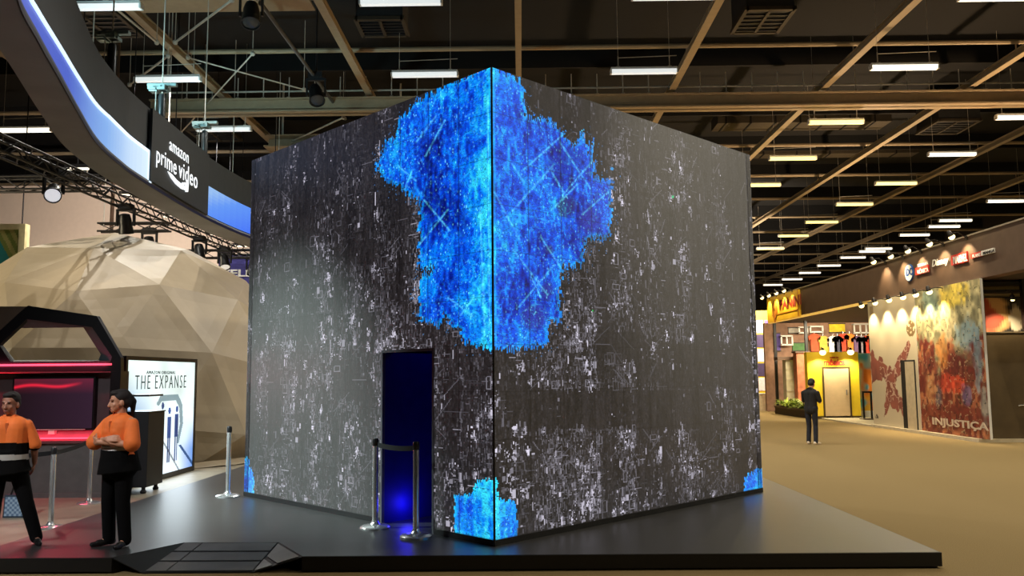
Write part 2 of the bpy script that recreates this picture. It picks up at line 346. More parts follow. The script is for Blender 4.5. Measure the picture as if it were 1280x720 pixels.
# --- the LED cube
S = 5.29; CN = np.array([-0.28, 8.62]); d45 = math.sqrt(.5); ZB, ZT = 0.21, 5.1
UL = Vector((-d45, d45, 0)); UR = Vector((d45, d45, 0))
cube = thing('screen_cube', (-0.28, 8.62 + S * d45, PZ), 'huge screen-covered cube showing a dark city map with a bright blue patch', 'video cube')
CUT = dict()
def seg_mask(px, py, segs, w):
    m_ = np.zeros(px.shape)
    for x0, y0, x1, y1 in segs:
        dx, dy = x1 - x0, y1 - y0; t_ = np.clip(((px - x0) * dx + (py - y0) * dy) / (dx * dx + dy * dy), 0, 1)
        m_ = np.maximum(m_, np.clip(1 - np.hypot(px - x0 - t_ * dx, py - y0 - t_ * dy) / w, 0, 1))
    return m_
BLOB = [(616,80),(560,106),(522,125),(500,148),(497,166),(480,185),(471,208),(478,222),(498,232),(525,253),(523,333),(541,335),(541,341),(525,346),(524,400),(548,408),(557,392),(563,405),(575,410),(578,426),(600,434),(640,437),(685,431),(686,402),(700,402),(702,333),(728,331),(730,300),(762,298),(765,225),(743,222),(742,172),(736,192),(728,163),(718,186),(690,150),(656,146),(655,106),(640,96)]
PATCH = [[(568,683),(568,618),(590,618),(597,600),(622,600),(622,622),(645,628),(648,683)], [(300,622),(300,572),(309,570),(318,600),(317,622)], [(929,622),(931,597),(945,588),(962,586),(962,622)]]
LINES = [(520,178,545,145),(498,208,520,226),(505,238,516,212),(530,250,562,288),(524,306,560,262),(560,372,592,396),(575,395,592,372),(532,195,556,150),(655,212,704,168),(640,264,692,206),(700,178,738,236),(686,208,704,240),(703,244,742,200),(690,262,722,230),(640,310,684,368),(648,384,692,332),(676,296,702,336),(664,346,676,372),(728,268,760,240),(610,120,612,430),(600,260,606,420),(618,240,650,300),(640,205,655,228)]
def led_face(side):
    nu, nv = 330, 500; rg = np.random.default_rng(5 + side)
    U = UL if side == 0 else UR
    uu = (np.arange(nu) + .5) / nu * S; vv = ZB + (np.arange(nv) + .5) / nv * (ZT - ZB)
    UU, VV = np.meshgrid(uu, vv)
    P = np.stack([CN[0] + U.x * UU, CN[1] + U.y * UU, VV], -1); px, py = proj(P)
    # density of the drawn city: blocks and columns
    col = noise2(1, nu, 1, 14, 21 + side)[0]; colf = noise2(1, nu, 1, 4, 31 + side)[0]
    dens = (.3 + np.clip(noise2(nv, nu, 46, 20, 41 + side) * 1.3 - .3, 0, .9)) * (.4 + .75 * np.clip((col - .3) * 4, 0, 1)) * (.45 + .8 * colf)
    low = np.clip((py - 200) / 380, 0, 1); dens *= .5 + .75 * low if side == 0 else .45 + .7 * low
    if side == 1: dens *= np.where(px > 885, .75, 1); dark = [(636,488,884,536),(842,430,930,486),(676,110,700,165),(745,415,800,450),(726,100,738,170)]
    else: dark = [(366,230,388,335),(430,300,470,330),(556,480,575,530),(335,470,352,560),(415,450,450,500),(475,200,500,250)]
    for x0, y0, x1, y1 in dark: dens[(px > x0) & (px < x1) & (py > y0) & (py < y1)] *= .08
    base = np.array(L3((40, 37, 39)))  # grey haze over the dark screen, put into its emission
    g = noise2(nv, nu, 60, 3.5, 51 + side) * .6 + noise2(nv, nu, 9, 1.6, 61 + side) * .4
    img = base[None, None] * (.25 + 1.1 * g[..., None])
    lav = np.array([.80, .76, .92])
    # faint upright strokes everywhere, in runs of a few cells
    run = np.repeat(rg.random((nv // 5 + 1, nu)), 5, 0)[:nv]; run = np.roll(run, 2, 0) ** 6 * (.4 + .6 * rg.random((nv, nu)))
    img += (run * np.clip(dens * 1.3, .1, 1.0) * .22)[..., None] * lav
    mot = rg.random((nv, nu)); mot = (mot + np.roll(mot, 1, 0)) / 2; img *= (.45 + 1.1 * mot)[..., None]
    cdf = np.cumsum(dens.reshape(-1)); cdf /= cdf[-1]
    def spots(n): k = np.searchsorted(cdf, rg.random(n)); return k // nu, k % nu
    I, J = spots(4600)                                         # thin strokes
    for i, j in zip(I, J):
        w = 1 if rg.random() < .85 else 2; h = 1 + int(rg.exponential(2.6)); b = min(.8, rg.lognormal(-2.75, 1.0)); img[i:i + h, j:j + w] = np.maximum(img[i:i + h, j:j + w], lav * b)
    I, J = spots(900)                                          # lying strokes
    for i, j in zip(I, J):
        w = 2 + int(rg.exponential(2.5)); b = min(.5, rg.lognormal(-2.6, .7)); img[i, j:j + w] = np.maximum(img[i, j:j + w], lav * b)
    I, J = spots(70)                                           # little outlined plots
    for i, j in zip(I, J):
        h, w = rg.integers(5, 15), rg.integers(4, 9); b = rg.uniform(.05, .25)
        for sl in (np.s_[i:i + h, j:j + 1], np.s_[i:i + h, j + w:j + w + 1], np.s_[i:i + 1, j:j + w], np.s_[i + h:i + h + 1, j:j + w]): img[sl] = np.maximum(img[sl], lav * b * rg.uniform(.5, 1.3))
    I, J = spots(190)                                          # bright clusters
    for i, j in zip(I, J):
        s = rg.uniform(1.2, 3.6); top_b = rg.uniform(.25, 1)
        for _ in range(int(rg.integers(6, 30))):
            a, b = int(i + rg.normal(0, s * 1.9)), int(j + rg.normal(0, s * .75)); h, w = 1 + int(rg.exponential(1.6)), 1 + int(rg.exponential(.6))
            if 0 <= a < nv and 0 <= b < nu: img[a:a + h, b:b + w] = np.maximum(img[a:a + h, b:b + w], lav * min(.95, top_b * rg.lognormal(-.9, .6)))
    I, J = spots(9)                                           # solid bright plots
    for i, j in zip(I, J): img[i:i + rg.integers(5, 11), j:j + rg.integers(3, 7)] = lav * rg.uniform(.25, .6)
    I, J = spots(150)                                           # slanting streaks
    for i, j in zip(I, J):
        dj = rg.choice([-1, 1]) * rg.uniform(.3, 1); b = rg.uniform(.04, .16)
        for k in range(int(rg.integers(8, 26))):
            a, c = i + k, int(j + k * dj)
            if a < nv and 0 <= c < nu: img[a, c] = np.maximum(img[a, c], lav * b)
    # the blue country
    nzx = (np.repeat(np.repeat(rg.random((nv // 4 + 1, nu // 3 + 1)), 4, 0), 3, 1)[:nv, :nu] - .5) * 9
    nzy = (np.repeat(rg.random((nv // 10 + 1, nu)), 10, 0)[:nv] - .5) * 16
    blob = inpoly(px + nzx * .7, py + nzy * .7, BLOB); low_ = np.zeros_like(blob)
    for q in PATCH: low_ |= inpoly(px + nzx * .3, py + nzy * .4, q)
    n1 = noise2(nv, nu, 30, 22, 71 + side); n2 = noise2(nv, nu, 14, 3, 81 + side); n3 = noise2(nv, nu, 5, 2, 91 + side)
    t_ = .42 * n1 + .32 * n2 + .3 * n3 + .5 * np.exp(-np.abs(px - 606) / 22) * (.6 + .4 * n2) - .02
    t_ += .16 * np.exp(-((px - 650) / 40) ** 2 - ((py - 255) / 40) ** 2) - .22 * np.exp(-((px - 545) / 26) ** 2 - ((py - 190) / 35) ** 2) - .2 * np.exp(-((px - 575) / 22) ** 2 - ((py - 275) / 25) ** 2)
    t_ = np.where(low_, t_ + .16, t_); t_ = np.clip((t_ - .18) / .85, 0, 1)
    stops = np.array([0, .2, .45, .7, 1.0]); cols = np.array([(.0, .004, .16), (.0, .022, .46), (.0, .095, .9), (.0, .26, 1.0), (.03, .68, 1.0)])
    blue = np.stack([np.interp(t_, stops, cols[:, c]) for c in range(3)], -1)
    for x, y, rx, ry, cc in ((737, 275, 13, 17, (.02, .03, .42)), (708, 258, 13, 13, (.015, .012, .16)), (667, 396, 16, 17, (.02, .035, .42)), (684, 364, 8, 12, (.02, .03, .36)), (700, 205, 14, 14, (.0, .03, .5)), (686, 312, 6, 6, (.02, .03, .3)), (716, 195, 12, 9, (0, .05, .55))):
        k = np.clip(1.4 - ((px - x) / rx) ** 2 - ((py - y) / ry) ** 2 + (n3 - .5) * .8, 0, 1)[..., None] * .85; blue = blue * (1 - k) + np.array(cc) * k
    ln = seg_mask(px, py, LINES, 1.7) * (.2 + .9 * n3); blue += ln[..., None] * np.array([.10, .55, .5])
    web = np.zeros((nv, nu))
    for q_, (sv_, su_) in enumerate(((9, 5), (6, 3.2), (14, 9))):
        nz = noise2(nv, nu, sv_, su_, 301 + 7 * q_ + side); web = np.maximum(web, np.clip(1 - abs(nz - .5) / .035, 0, 1) * (.25 + .9 * noise2(nv, nu, 25, 18, 311 + q_ + side)))
    blue = blue * (1 - .25 * (rg.random((nv, nu)) < .4)[..., None]) + (web * np.clip(t_ * 1.5, .15, 1))[..., None] * np.array([.02, .36, .42])
    tw = (rg.random((nv, nu)) > .97) * rg.random((nv, nu)) * (.3 + n1); tw = np.maximum(tw, np.roll(tw, 1, 0) * .8)
    blue += tw[..., None] * np.array([.16, .62, .5])
    dk = (rg.random((nv, nu)) > .93)[..., None]; blue = np.where(dk, blue * .5, blue)
    both = blob | low_
    ed = both & ~(np.roll(both, 3, 0) & np.roll(both, -3, 0) & np.roll(both, 3, 1) & np.roll(both, -3, 1))
    blue[ed] += np.array([.0, .14, .12])
    img = np.where(both[..., None], blue, img)
    # sparks round the blue
    halo = inpoly(px + nzx * 3, py + nzy * 2.4, BLOB) & ~both & (rg.random((nv, nu)) > .8)
    img[halo] = np.array([.05, .2, .5]) * rg.random((halo.sum(), 1)) + .02
    if side == 1:
        img[np.hypot(px - 841, py - 246) < 1.7] = (.02, .5, .2); img[np.hypot(px - 765, py - 211) < 2] = (.02, .3, .7); img[np.hypot(px - 741, py - 388) < 1.2] = (.02, .5, .1)
    for k in range(0, nu, 33): img[:, k] *= .45                # seams of the screen modules
    for k in range(0, nv, 50): img[k] *= .6
    hole = np.zeros((nv, nu), bool)
    if side == 0:
        ju = [np.array(atp(x, 540, (CN[0], CN[1], 0), np.array([-d45, -d45, 0]))) for x in (541, 477)]
        u0, u1 = [np.dot(j[:2] - CN, [U.x, U.y]) for j in ju]; zt = atp(509, 437, (CN[0], CN[1], 0), np.array([-d45, -d45, 0])).z
        j0, j1, i1 = int(u0 / S * nu), int(u1 / S * nu), int((zt - ZB) / (ZT - ZB) * nv)
        hole[:i1, j0:j1] = True; CUT['door'] = (j0 / nu * S, j1 / nu * S, ZB + i1 / nv * (ZT - ZB))
    return img, hole
scr = attr_mat('screen_pixels', (60, 60, 59), 0.42, es=1.0, spec=0.5)
for side in (0, 1):
    img, hole = led_face(side); U = UL if side == 0 else UR
    pix_panel('screen_face', (CN[0], CN[1], ZB), U, Z, S, ZT - ZB, img, scr, cube, hole)
u0, u1, zd = CUT['door']; NL = Vector((d45, d45, 0)); NR = Vector((-d45, d45, 0)); c0 = Vector((CN[0], CN[1], 0)); e = .012
def wallbox(U, N, ua, ub, za, zb, th=.16, off=e): 
    a = c0 + U * ua + N * off; return [a + Z * za, a + U * (ub - ua) + Z * za, a + U * (ub - ua) + Z * zb, a + Z * zb], N * th
q = MB()
for ua, ub, za, zb in ((.02, u0, PZ, ZT), (u1, S, PZ, ZT), (u0, u1, zd, ZT)): q.prism(*wallbox(UL, NL, ua, ub, za, zb))
for ua, ub, za, zb in ((.02, S, PZ, ZT),): q.prism(*wallbox(UR, NR, ua, ub, za, zb))
q.prism(*wallbox(UL, NL, 0.0, S, PZ, ZT, .12, S - .13)); q.prism(*wallbox(UR, NR, 0.0, S, PZ, ZT, .12, S - .13))
build('cube_wall', q, BLACK, cube)
q = MB(); q.prism([c0 + Z * (ZT - .1) + U_ for U_ in ((UL + UR) * .03, UL * (S - .03) + UR * .03, (UL + UR) * (S - .03), UR * (S - .03) + UL * .03)], Z * .09); build('cube_roof', q, BLACK, cube)
build('corner_strip', MB().tube((CN[0], CN[1] - .004, PZ), (CN[0], CN[1] - .004, ZT), .012, n=8), mat('corner_black', (8, 10, 18), .4), cube)
q = MB()
for U_, N_ in ((UL, NL), (UR, NR)):
    for ua, ub in (((0, u0), (u1, S)) if U_ is UL else ((0, S),)): q.prism(*wallbox(U_, N_, ua, ub, PZ, ZB, .03, -.008))
build('base_trim', q, BLACK, cube)
fr = MB()
for ua, ub, za, zb in ((u0 - .01, u0 + .02, PZ, zd + .01), (u1 - .02, u1 + .01, PZ, zd + .01), (u0 + .02, u1 - .02, zd - .02, zd + .01)): fr.prism(*wallbox(UL, NL, ua, ub, za, zb, .04, -.01))
build('door_frame', fr, mat('door_frame_grey', (96, 96, 104), .4, .4), cube, 'dark grey metal door frame')
nav = mat('navy_curtain', (30, 26, 130), 0.6)
q = MB(); q.prism(*wallbox(UL, NL, u0 - .9, u1 + .6, PZ, zd + .5, .05, 1.15)); q.prism(*wallbox(UL, NL, u1 - .012, u1 + .03, PZ, zd - .02, 1.1, .03)); q.prism(*wallbox(UL, NL, u0 - .03, u0 + .012, PZ, zd - .02, 1.1, .03)); q.prism(*wallbox(UL, NL, u0 - .6, u0 - .55, PZ, zd + .5, 1.0, .18))
build('entrance_lining', q, nav, cube, 'navy blue lining inside the doorway')
lp = c0 + UL * (u1 - .12) + NL * .3 + Z * .35
light('entrance_glow', 'POINT', lp, 3.2, (.04, .03, 1), None, cube, .1)
lp = c0 + UL * (u0 + .3) + NL * .7 + Z * 2.6
light('entrance_glow', 'POINT', lp, 2.2, (.05, .04, 1), None, cube, .1)
# ------------------------------------------------------------------ queue posts
def post(loc, label, h=1.0):
    t_ = thing('queue_post', loc, label, 'barrier post', 'chrome queue barrier posts'); x, y, z = loc
    build('base', MB().lathe([(.17, 0), (.17, .018), (.15, .032), (.06, .045), (.04, .07), (.036, .09)], loc, 28), CHROME, t_, smooth=True)
    build('pole', MB().lathe([(.032, .06), (.032, h - .09), (.03, h - .085)], loc, 20), CHROME, t_, smooth=True)
    build('belt_head', MB().lathe([(.034, h - .085), (.037, h - .08), (.037, h - .02), (.03, h), (.012, h + .004)], loc, 20), mat('belt_head_black', (38, 38, 40), .3), t_, smooth=True)
    return t_
def belt(p, q, label, zc=.93, h=.055, sag=.02):
    b = MB(); p = Vector(p); q = Vector(q); d = (q - p); d.z = 0; n_ = Vector((-d.y, d.x, 0)).normalized() * .002; d.normalize(); p = p + d * .036; q = q - d * .036
    pts = [p.lerp(q, k / 12) + Z * (zc - sag * (1 - (k / 6 - 1) ** 2)) for k in range(13)]
    vs = []; fs = []
    for a in pts: vs += [a + Z * h / 2 + n_, a - Z * h / 2 + n_, a - Z * h / 2 - n_, a + Z * h / 2 - n_]
    for k in range(12): o = k * 4; fs += [(o + i, o + (i + 1) % 4, o + 4 + (i + 1) % 4, o + 4 + i) for i in range(4)]
    fs += [(0, 1, 2, 3), (48, 51, 50, 49)]
    build('barrier_belt', b.add(vs, fs), mat('belt_black', (20, 20, 24), .8), None, label, 'barrier belt', 'black queue barrier belts')
p4 = Vector((-1.66, 9.68, PZ)); p5 = Vector((-1.13, 9.13, PZ)); p3 = Vector((-4.22, 12.26, PZ))
p1 = atz(63, 661, 0); p2 = atz(111, 630, 0); p0 = Vector((-6.9, 9.6, 0))
post(p4, 'chrome barrier post at the left side of the blue doorway'); post(p5, 'chrome barrier post standing in front of the blue doorway, nearest the viewer')
post(p3, 'chrome barrier post at the far left corner of the cube'); post(p1, 'chrome barrier post on the wood floor between the two orange-shirted women')
post(p2, 'chrome barrier post partly hidden behind the arms-crossed woman', 1.0); post(p0, 'chrome barrier post beyond the left edge, behind the left woman')
belt(p4, p5, 'black belt stretched across the blue doorway'); belt(p1, p2, 'black belt running behind the arms-crossed woman'); belt(p0, p1, 'black belt running behind the left woman')
# ================================================================== LEFT SIDE
wood = mat('pale_wood_floor', (156, 146, 126), 0.45, var=0.14, scale=3)
struct('floor', MB().box((-16, 7.2, 0), (PX0 - .01, 27, 0.008)), wood, 'pale wood-look floor between the platform and the dome')
beige = mat('beige_wall', (196, 180, 166), 0.85, var=.03)
q = MB().box((-24, 33, 0), (-8.5, 33.3, 9.6)); struct('wall_beige', q, beige, 'tall beige partition wall behind the white dome')
# --- geodesic dome
def geodesic(c, R, fr, zmin, tilt):
    g = (1 + 5 ** .5) / 2
    V = [Vector(v).normalized() for v in ((-1,g,0),(1,g,0),(-1,-g,0),(1,-g,0),(0,-1,g),(0,1,g),(0,-1,-g),(0,1,-g),(g,0,-1),(g,0,1),(-g,0,-1),(-g,0,1))]
    Fc = ((0,11,5),(0,5,1),(0,1,7),(0,7,10),(0,10,11),(1,5,9),(5,11,4),(11,10,2),(10,7,6),(7,1,8),(3,9,4),(3,4,2),(3,2,6),(3,6,8),(3,8,9),(4,9,5),(2,4,11),(6,2,10),(8,6,7),(9,8,1))
    mb = MB(); Q = Matrix.Rotation(tilt[1], 3, 'Z') @ Matrix.Rotation(tilt[0], 3, 'X'); rr = random.Random(4)
    def put(tri):
        P = [Vector(c) + (Q @ p) * R for p in tri]
        if max(p.z for p in P) < zmin + .02: return
        P = [Vector((p.x, p.y, max(p.z, zmin))) for p in P]
        # cloth pulled over the frame: each facet sags a little and is creased towards its corners
        n_ = 6; ids = {}; vs = []; nrm = (P[1] - P[0]).cross(P[2] - P[0]).normalized(); 
        if nrm.dot(P[0] - Vector(c)) < 0: nrm = -nrm
        for i in range(n_ + 1):
            for j in range(n_ + 1 - i):
                a, b = i / n_, j / n_; w_ = 1 - a - b; k = 27 * a * b * w_
                ids[i, j] = len(vs); vs.append(P[0] * w_ + P[1] * a + P[2] * b - nrm * k * (.03 + .012 * rr.random()))
        fs = []
        for i in range(n_):
            for j in range(n_ - i):
                fs.append((ids[i, j], ids[i + 1, j], ids[i, j + 1]))
                if i + j < n_ - 1: fs.append((ids[i + 1, j], ids[i + 1, j + 1], ids[i, j + 1]))
        mb.add(vs, fs)
    for a, b, d in Fc:
        A_, B2, D2 = V[a], V[b], V[d]
        pt = lambda i, j: (A_ * (fr - i - j) + B2 * i + D2 * j).normalized()
        for i in range(fr):
            for j in range(fr - i):
                put((pt(i, j), pt(i + 1, j), pt(i, j + 1)))
                if i + j < fr - 1: put((pt(i + 1, j), pt(i + 1, j + 1), pt(i, j + 1)))
    return mb
DC_ = Vector((-10.0, 20.8, .78)); DR = 4.66
dome = thing('geodesic_dome', (DC_.x, DC_.y, 0), 'big white fabric-covered geodesic dome behind the red-lit booth', 'dome')
fab = mat('dome_fabric', (166, 150, 124), 0.5, var=0.05, scale=2.2, bump=0.25)
build('fabric_cover', geodesic(DC_, DR, 3, .02, (.35, .22)), fab, dome, smooth=False)
b = MB(); N = 72; rr = random.Random(3)
for ring_, (r, z) in enumerate(((DR - .12, .10), (DR + .12, .045), (DR + .2, .015))):
    b.v += [(DC_.x + (r + rr.uniform(-.06, .06)) * math.cos(2 * math.pi * k / N), DC_.y + (r + rr.uniform(-.06, .06)) * math.sin(2 * math.pi * k / N), z + rr.uniform(0, .03)) for k in range(N)]
for i in range(2):
    for k in range(N): b.f.append((i * N + k, i * N + (k + 1) % N, (i + 1) * N + (k + 1) % N, (i + 1) * N + k)); b.mi.append(0)
build('fabric_hem', b, fab, dome)
# --- display booth with hexagonal frame
BY = 13.2
def P(px, py, y=BY): return aty(px, py, y)
booth = thing('display_booth', (-8.1, 13.6, 0), 'dark booth with a hexagonal opening and red light bars in front of the dome', 'booth')
gl = mat('booth_black', (14, 14, 17), 0.3); grey = mat('booth_grey', (98, 96, 94), 0.6); slate = mat('booth_slate', (62, 72, 76), 0.5)
outer = [(35, 382), (121, 395), (151, 447), (151, 464), (-16, 464), (-20, 431)]; inner = [(33, 399), (115, 409), (140, 446), (138, 452), (13, 452), (-1, 431)]; back = [(25, 410), (104, 409), (126, 443), (123, 450), (17, 450), (2, 431)]
q = MB(); q2 = MB()
for i in range(6):
    a, b_, c_, d_ = outer[i], outer[(i + 1) % 6], inner[(i + 1) % 6], inner[i]
    q.prism([P(*a), P(*b_), P(*c_), P(*d_)], (0, .1, 0)); e1, e2 = back[i], back[(i + 1) % 6]; q2.prism([P(*d_) + Y * .01, P(*c_) + Y * .01, P(*e2, BY + .3), P(*e1, BY + .3)], (0, .03, 0))
build('hexagonal_frame', q, gl, booth); build('frame_depth', q2, slate, booth)
q = MB(); a, b_ = P(151, 447), P(151, 464); q.box((b_.x - .16, BY, 0), (b_.x, BY + .28, b_.z)); build('side_panel', q, gl, booth)
xl, xr = -9.6, P(149, 500).x - .16
q = MB(); q.prism([P(-90, 383), P(33, 383), P(-20, 431), P(-90, 431)], (0, .3, 0)); build('neighbouring_bay', q, mat('booth_brown', (70, 58, 46), .6), booth)
zr = P(60, 462).z
build('back_panel', MB().box((xl, BY + .25, 1.0), (xr, BY + .34, zr)), mat('booth_panel', (70, 60, 62), .45), booth)
q = MB().box((xl, BY + .02, P(60, 466).z), (xr + .06, BY + .25, P(60, 452).z)); build('header_panel', q, mat('header_red', (200, 66, 84), .6), booth)
red = mat('red_light', (255, 80, 95), .3, emit=(255, 70, 92), es=2.2); redc = mat('red_glow', (200, 40, 60), .4, emit=(205, 25, 55), es=.7)
z0 = P(60, 456).z; build('light_bar', MB().tube((xl, BY - .0, z0), (xr + .02, BY - .0, z0), .014, n=8), red, booth, 'glowing red light bar')
z1 = P(75, 549).z; build('light_bar', MB().tube((xl, BY + .2, z1), (xr, BY + .2, z1), .014, n=8), red, booth, 'glowing red light bar')
build('shelf', MB().box((xl, BY + .05, z1 - .07), (xr, BY + .3, z1 - .03)).box((xl, BY + .22, z1 - .03), (xr, BY + .3, z1 + .12)), mat('shelf_red', (120, 70, 76), .4), booth)
q = MB().box((xl, BY + .12, 0), (xr, BY + .32, z1 - .07)).box((xl, BY + .1, 0), (xr, BY + .12, .08)); build('counter', q, grey, booth)
light('light_bar_glow', 'AREA', ((xl + xr) / 2, BY - .06, z0 - .02), 22, (1, .06, .12), ((xl + xr) / 2, BY - 1.2, 0), booth, 2.8, sy=.02)
light('light_bar_glow', 'AREA', ((xl + xr) / 2, BY - .07, z0), 9, (1, .07, .16), ((xl + xr) / 2, BY + 1, z0), booth, 3.0, sy=.02)
light('light_bar_glow', 'AREA', ((xl + xr) / 2, BY + .1, z1 + .02), 7, (1, .07, .14), ((xl + xr) / 2, BY + 1, z1 + .06), booth, 3.0, sy=.02)
tv = thing('television', (P(66, 535).x, BY + .2, 1.05), 'wide flat television with a painted red wavy reflection, in the red-lit booth', 'television')
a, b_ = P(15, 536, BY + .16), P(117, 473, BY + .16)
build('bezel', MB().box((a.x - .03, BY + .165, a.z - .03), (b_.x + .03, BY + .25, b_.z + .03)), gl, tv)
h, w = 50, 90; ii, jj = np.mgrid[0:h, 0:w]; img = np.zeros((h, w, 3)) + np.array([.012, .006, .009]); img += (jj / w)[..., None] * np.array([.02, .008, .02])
yy = 41 + 1.5 * np.sin(jj / 11.0) + jj * .04; k = np.exp(-((ii - yy) / 1.4) ** 2) * np.clip((78 - jj) / 20, 0, 1); img += k[..., None] * np.array([.75, .01, .03]); img += (np.clip((ii - 34) / 16, 0, 1) * .9)[..., None] * np.array([.12, .005, .015])  # wavy reflection of a red strip and its glow, painted into the emission
pix_panel('screen', (a.x, BY + .16, a.z), X, Z, b_.x - a.x, b_.z - a.z, img, attr_mat('tv_painted_reflection', (8, 8, 8), .2, es=1.0), tv)
build('status_bar', MB().box((a.x + .1, BY + .155, a.z - .022), (b_.x - .1, BY + .165, a.z - .012)).box(((a.x + b_.x) / 2 - .05, BY + .15, a.z - .09), ((a.x + b_.x) / 2 + .05, BY + .25, a.z - .03)), GALV, tv)
# --- lit poster
PX = -6.6; a = atx(155, 560, PX); ya, yb = a.y, atx(241.6, 520, PX).y; zb, zt = .1, 2.16
pos = thing('lit_poster', (PX, (ya + yb) / 2, 0), 'large glowing blue-white show poster in a black frame beside the dome', 'poster')
q = MB().box((PX - .16, ya, 0), (PX, yb, zb)).box((PX - .16, ya, zt), (PX + .02, yb, zt + .07)).box((PX - .16, ya - .08, 0), (PX + .02, ya, zt + .07)).box((PX - .16, yb, 0), (PX + .02, yb + .08, zt + .07)).box((PX - .16, ya, zb), (PX - .01, yb, zt))
q.box((PX, ya, .02), (PX + .02, yb, zb)); build('frame', q, gl, pos)
h, w = 110, 160; ii, jj = np.mgrid[0:h, 0:w]; u = jj / w; v = ii / h
img = np.zeros((h, w, 3)); top_ = np.array([.72, .84, .80]); mid_ = np.array([.80, .93, 1.0]); img[:] = top_; k = np.clip((.75 - v) * 2, 0, 1)[..., None]; img = img * (1 - k) + mid_ * k
n_ = noise2(h, w, 16, 20, 1); img *= (.82 + .3 * n_)[..., None]
wall_ = np.clip((u - .72) * 4, 0, 1) * np.clip((.5 - v) * 3, 0, 1); img = img * (1 - wall_[..., None] * .8) + np.array([.02, .16, .55]) * wall_[..., None] * .9
kl = np.clip((.42 - u) * 3, 0, 1) * np.clip(1 - abs(v - .55) * 3, 0, 1); img = img * (1 - kl[..., None] * .7) + np.array([.05, .2, .5]) * kl[..., None] * .7
oct_o = [(.4, .62), (.46, .7), (.72, .7), (.8, .6), (.82, .42), (.76, .24), (.72, .24), (.77, .42), (.75, .57), (.69, .645), (.48, .645), (.43, .6)]
m_ = inpoly(u, v, oct_o); img[m_] = img[m_] * .25 + np.array([.03, .09, .12])
for fx, ft in ((.495, .6), (.6, .55), (.715, .56)):            # three generic standing figures
    fig = ((abs(u - fx) < .028) & (v < ft - .05) & (v > .30)) | ((abs(abs(u - fx) - .013) < .009) & (v <= .3) & (v > .09)) | (np.hypot((u - fx) * 1.45, v - ft) < .03)
    img[fig] = np.array([.03, .07, .24]) * (.5 + n_[fig][:, None])
fl = (abs((u - .5) - (.3 - v) * .9) < .012) & (v < .3); img[fl] *= .3; fl = (abs((u - .78) - (.22 - v) * 1.1) < .02) & (v < .22); img[fl] = np.array([.02, .07, .2])
pix_panel('poster_print', (PX + .004, ya, zb), Y, Z, yb - ya, zt - zb, np.clip(img, 0, 1.2), attr_mat('poster_pixels', (10, 10, 10), .4, es=1.3), pos)
ink = mat('poster_ink', (40, 62, 72), .5, var=.02)
def xt(s, x0, x1, yb_, yt_, Xp, mt, parent, name='lettering', bold=0.0, depth=.006, shear=0, xd=Y, space=1.0):
    a = atx(x0, yb_, Xp); b_ = atx(x1, yb_, Xp); c_ = atx(x0, yt_, Xp)
    return build(name, text_mb(s, a, xd, Z, abs(b_.y - a.y), c_.z - a.z, depth, bold, shear=shear, space=space), mt, parent)
xt('THE EXPANSE', 168.5, 232, 487, 469, PX + .006, ink, pos, bold=-.012, space=1.35); xt('AMAZON ORIGINAL', 183, 219, 467.5, 463.5, PX + .006, ink, pos, space=1.2)
light('poster_glow', 'AREA', (PX + .08, (ya + yb) / 2, 1.1), 55, (.82, .93, 1), (PX + 3, (ya + yb) / 2, 1.0), pos, yb - ya - .2, sy=1.9)
# --- black stand in front of the poster
SX, SY = -6.02, 13.55
st = thing('equipment_stand', (SX - .35, SY + .35, 0), 'tall black wheeled stand behind the arms-crossed woman, before the glowing poster', 'stand')
a = atx(196, 515, SX); SY = a.y - .3; hz = a.z
build('cabinet', MB().box((SX - .62, SY, .11), (SX, SY + .62, hz)), mat('stand_black', (20, 21, 24), .5), st, bevel=.01)
build('lid', MB().box((SX - .62, SY, hz), (SX + .01, SY + .63, hz + .02)), gl, st)
build('raised_shelf', MB().box((SX - .62, SY + .05, hz + .26), (SX - .03, SY + .6, hz + .29)).box((SX - .62, SY + .05, hz + .02), (SX - .59, SY + .6, hz + .26)), gl, st)
for sx in (.08, .54):
    for sy in (.08, .54): build('caster', MB().lathe([(.04, 0), (.05, .03), (.03, .06), (.03, .11)], (SX - sx, SY + sy, .008), 12), DARK, st)
# --- curved overhead sign
Z0, Z1 = 5.5, 7.02
def smooth_path(pts, n_=8):
    out = []; p = [2 * pts[0] - pts[1]] + pts + [2 * pts[-1] - pts[-2]]
    for i in range(1, len(p) - 2):
        for k in range(n_):
            t_ = k / n_; a, b_, c_, d_ = p[i - 1], p[i], p[i + 1], p[i + 2]
            out.append(.5 * ((2 * b_) + (c_ - a) * t_ + (2 * a - 5 * b_ + 4 * c_ - d_) * t_ ** 2 + (3 * b_ - a - 3 * c_ + d_) * t_ ** 3))
    return out + [pts[-1]]
ctl = [atz(x, y, Z0) for x, y in ((22, 0), (48, 53), (75, 101), (100, 146), (122, 181), (150, 207), (178, 227), (250, 270), (310, 297))]
for c_ in ctl: c_.z = 0
d0 = ctl[0] - ctl[1]; ctl = [ctl[0] + d0.normalized() * 2.2 + Vector((1.0, -.1, 0)), ctl[0] + d0.normalized() * 1.0 + Vector((.25, 0, 0))] + ctl
de = Vector((ctl[-1].x + .5, ctl[-1].y + 2.6, 0)); ctl += [de, Vector((de.x + 1.1, de.y + 2.4, 0))]
path = smooth_path(ctl); NP = len(path)
tan = [(path[min(i + 1, NP - 1)] - path[max(i - 1, 0)]).normalized() for i in range(NP)]
out_ = [Vector((-t_.y, t_.x, 0)) for t_ in tan]               # to the left of the walk away from the viewer
sgn = thing('ring_sign', (-7, 15, Z0), 'huge curved overhead sign with white lettering, a grey underside and blue light panels', 'sign')
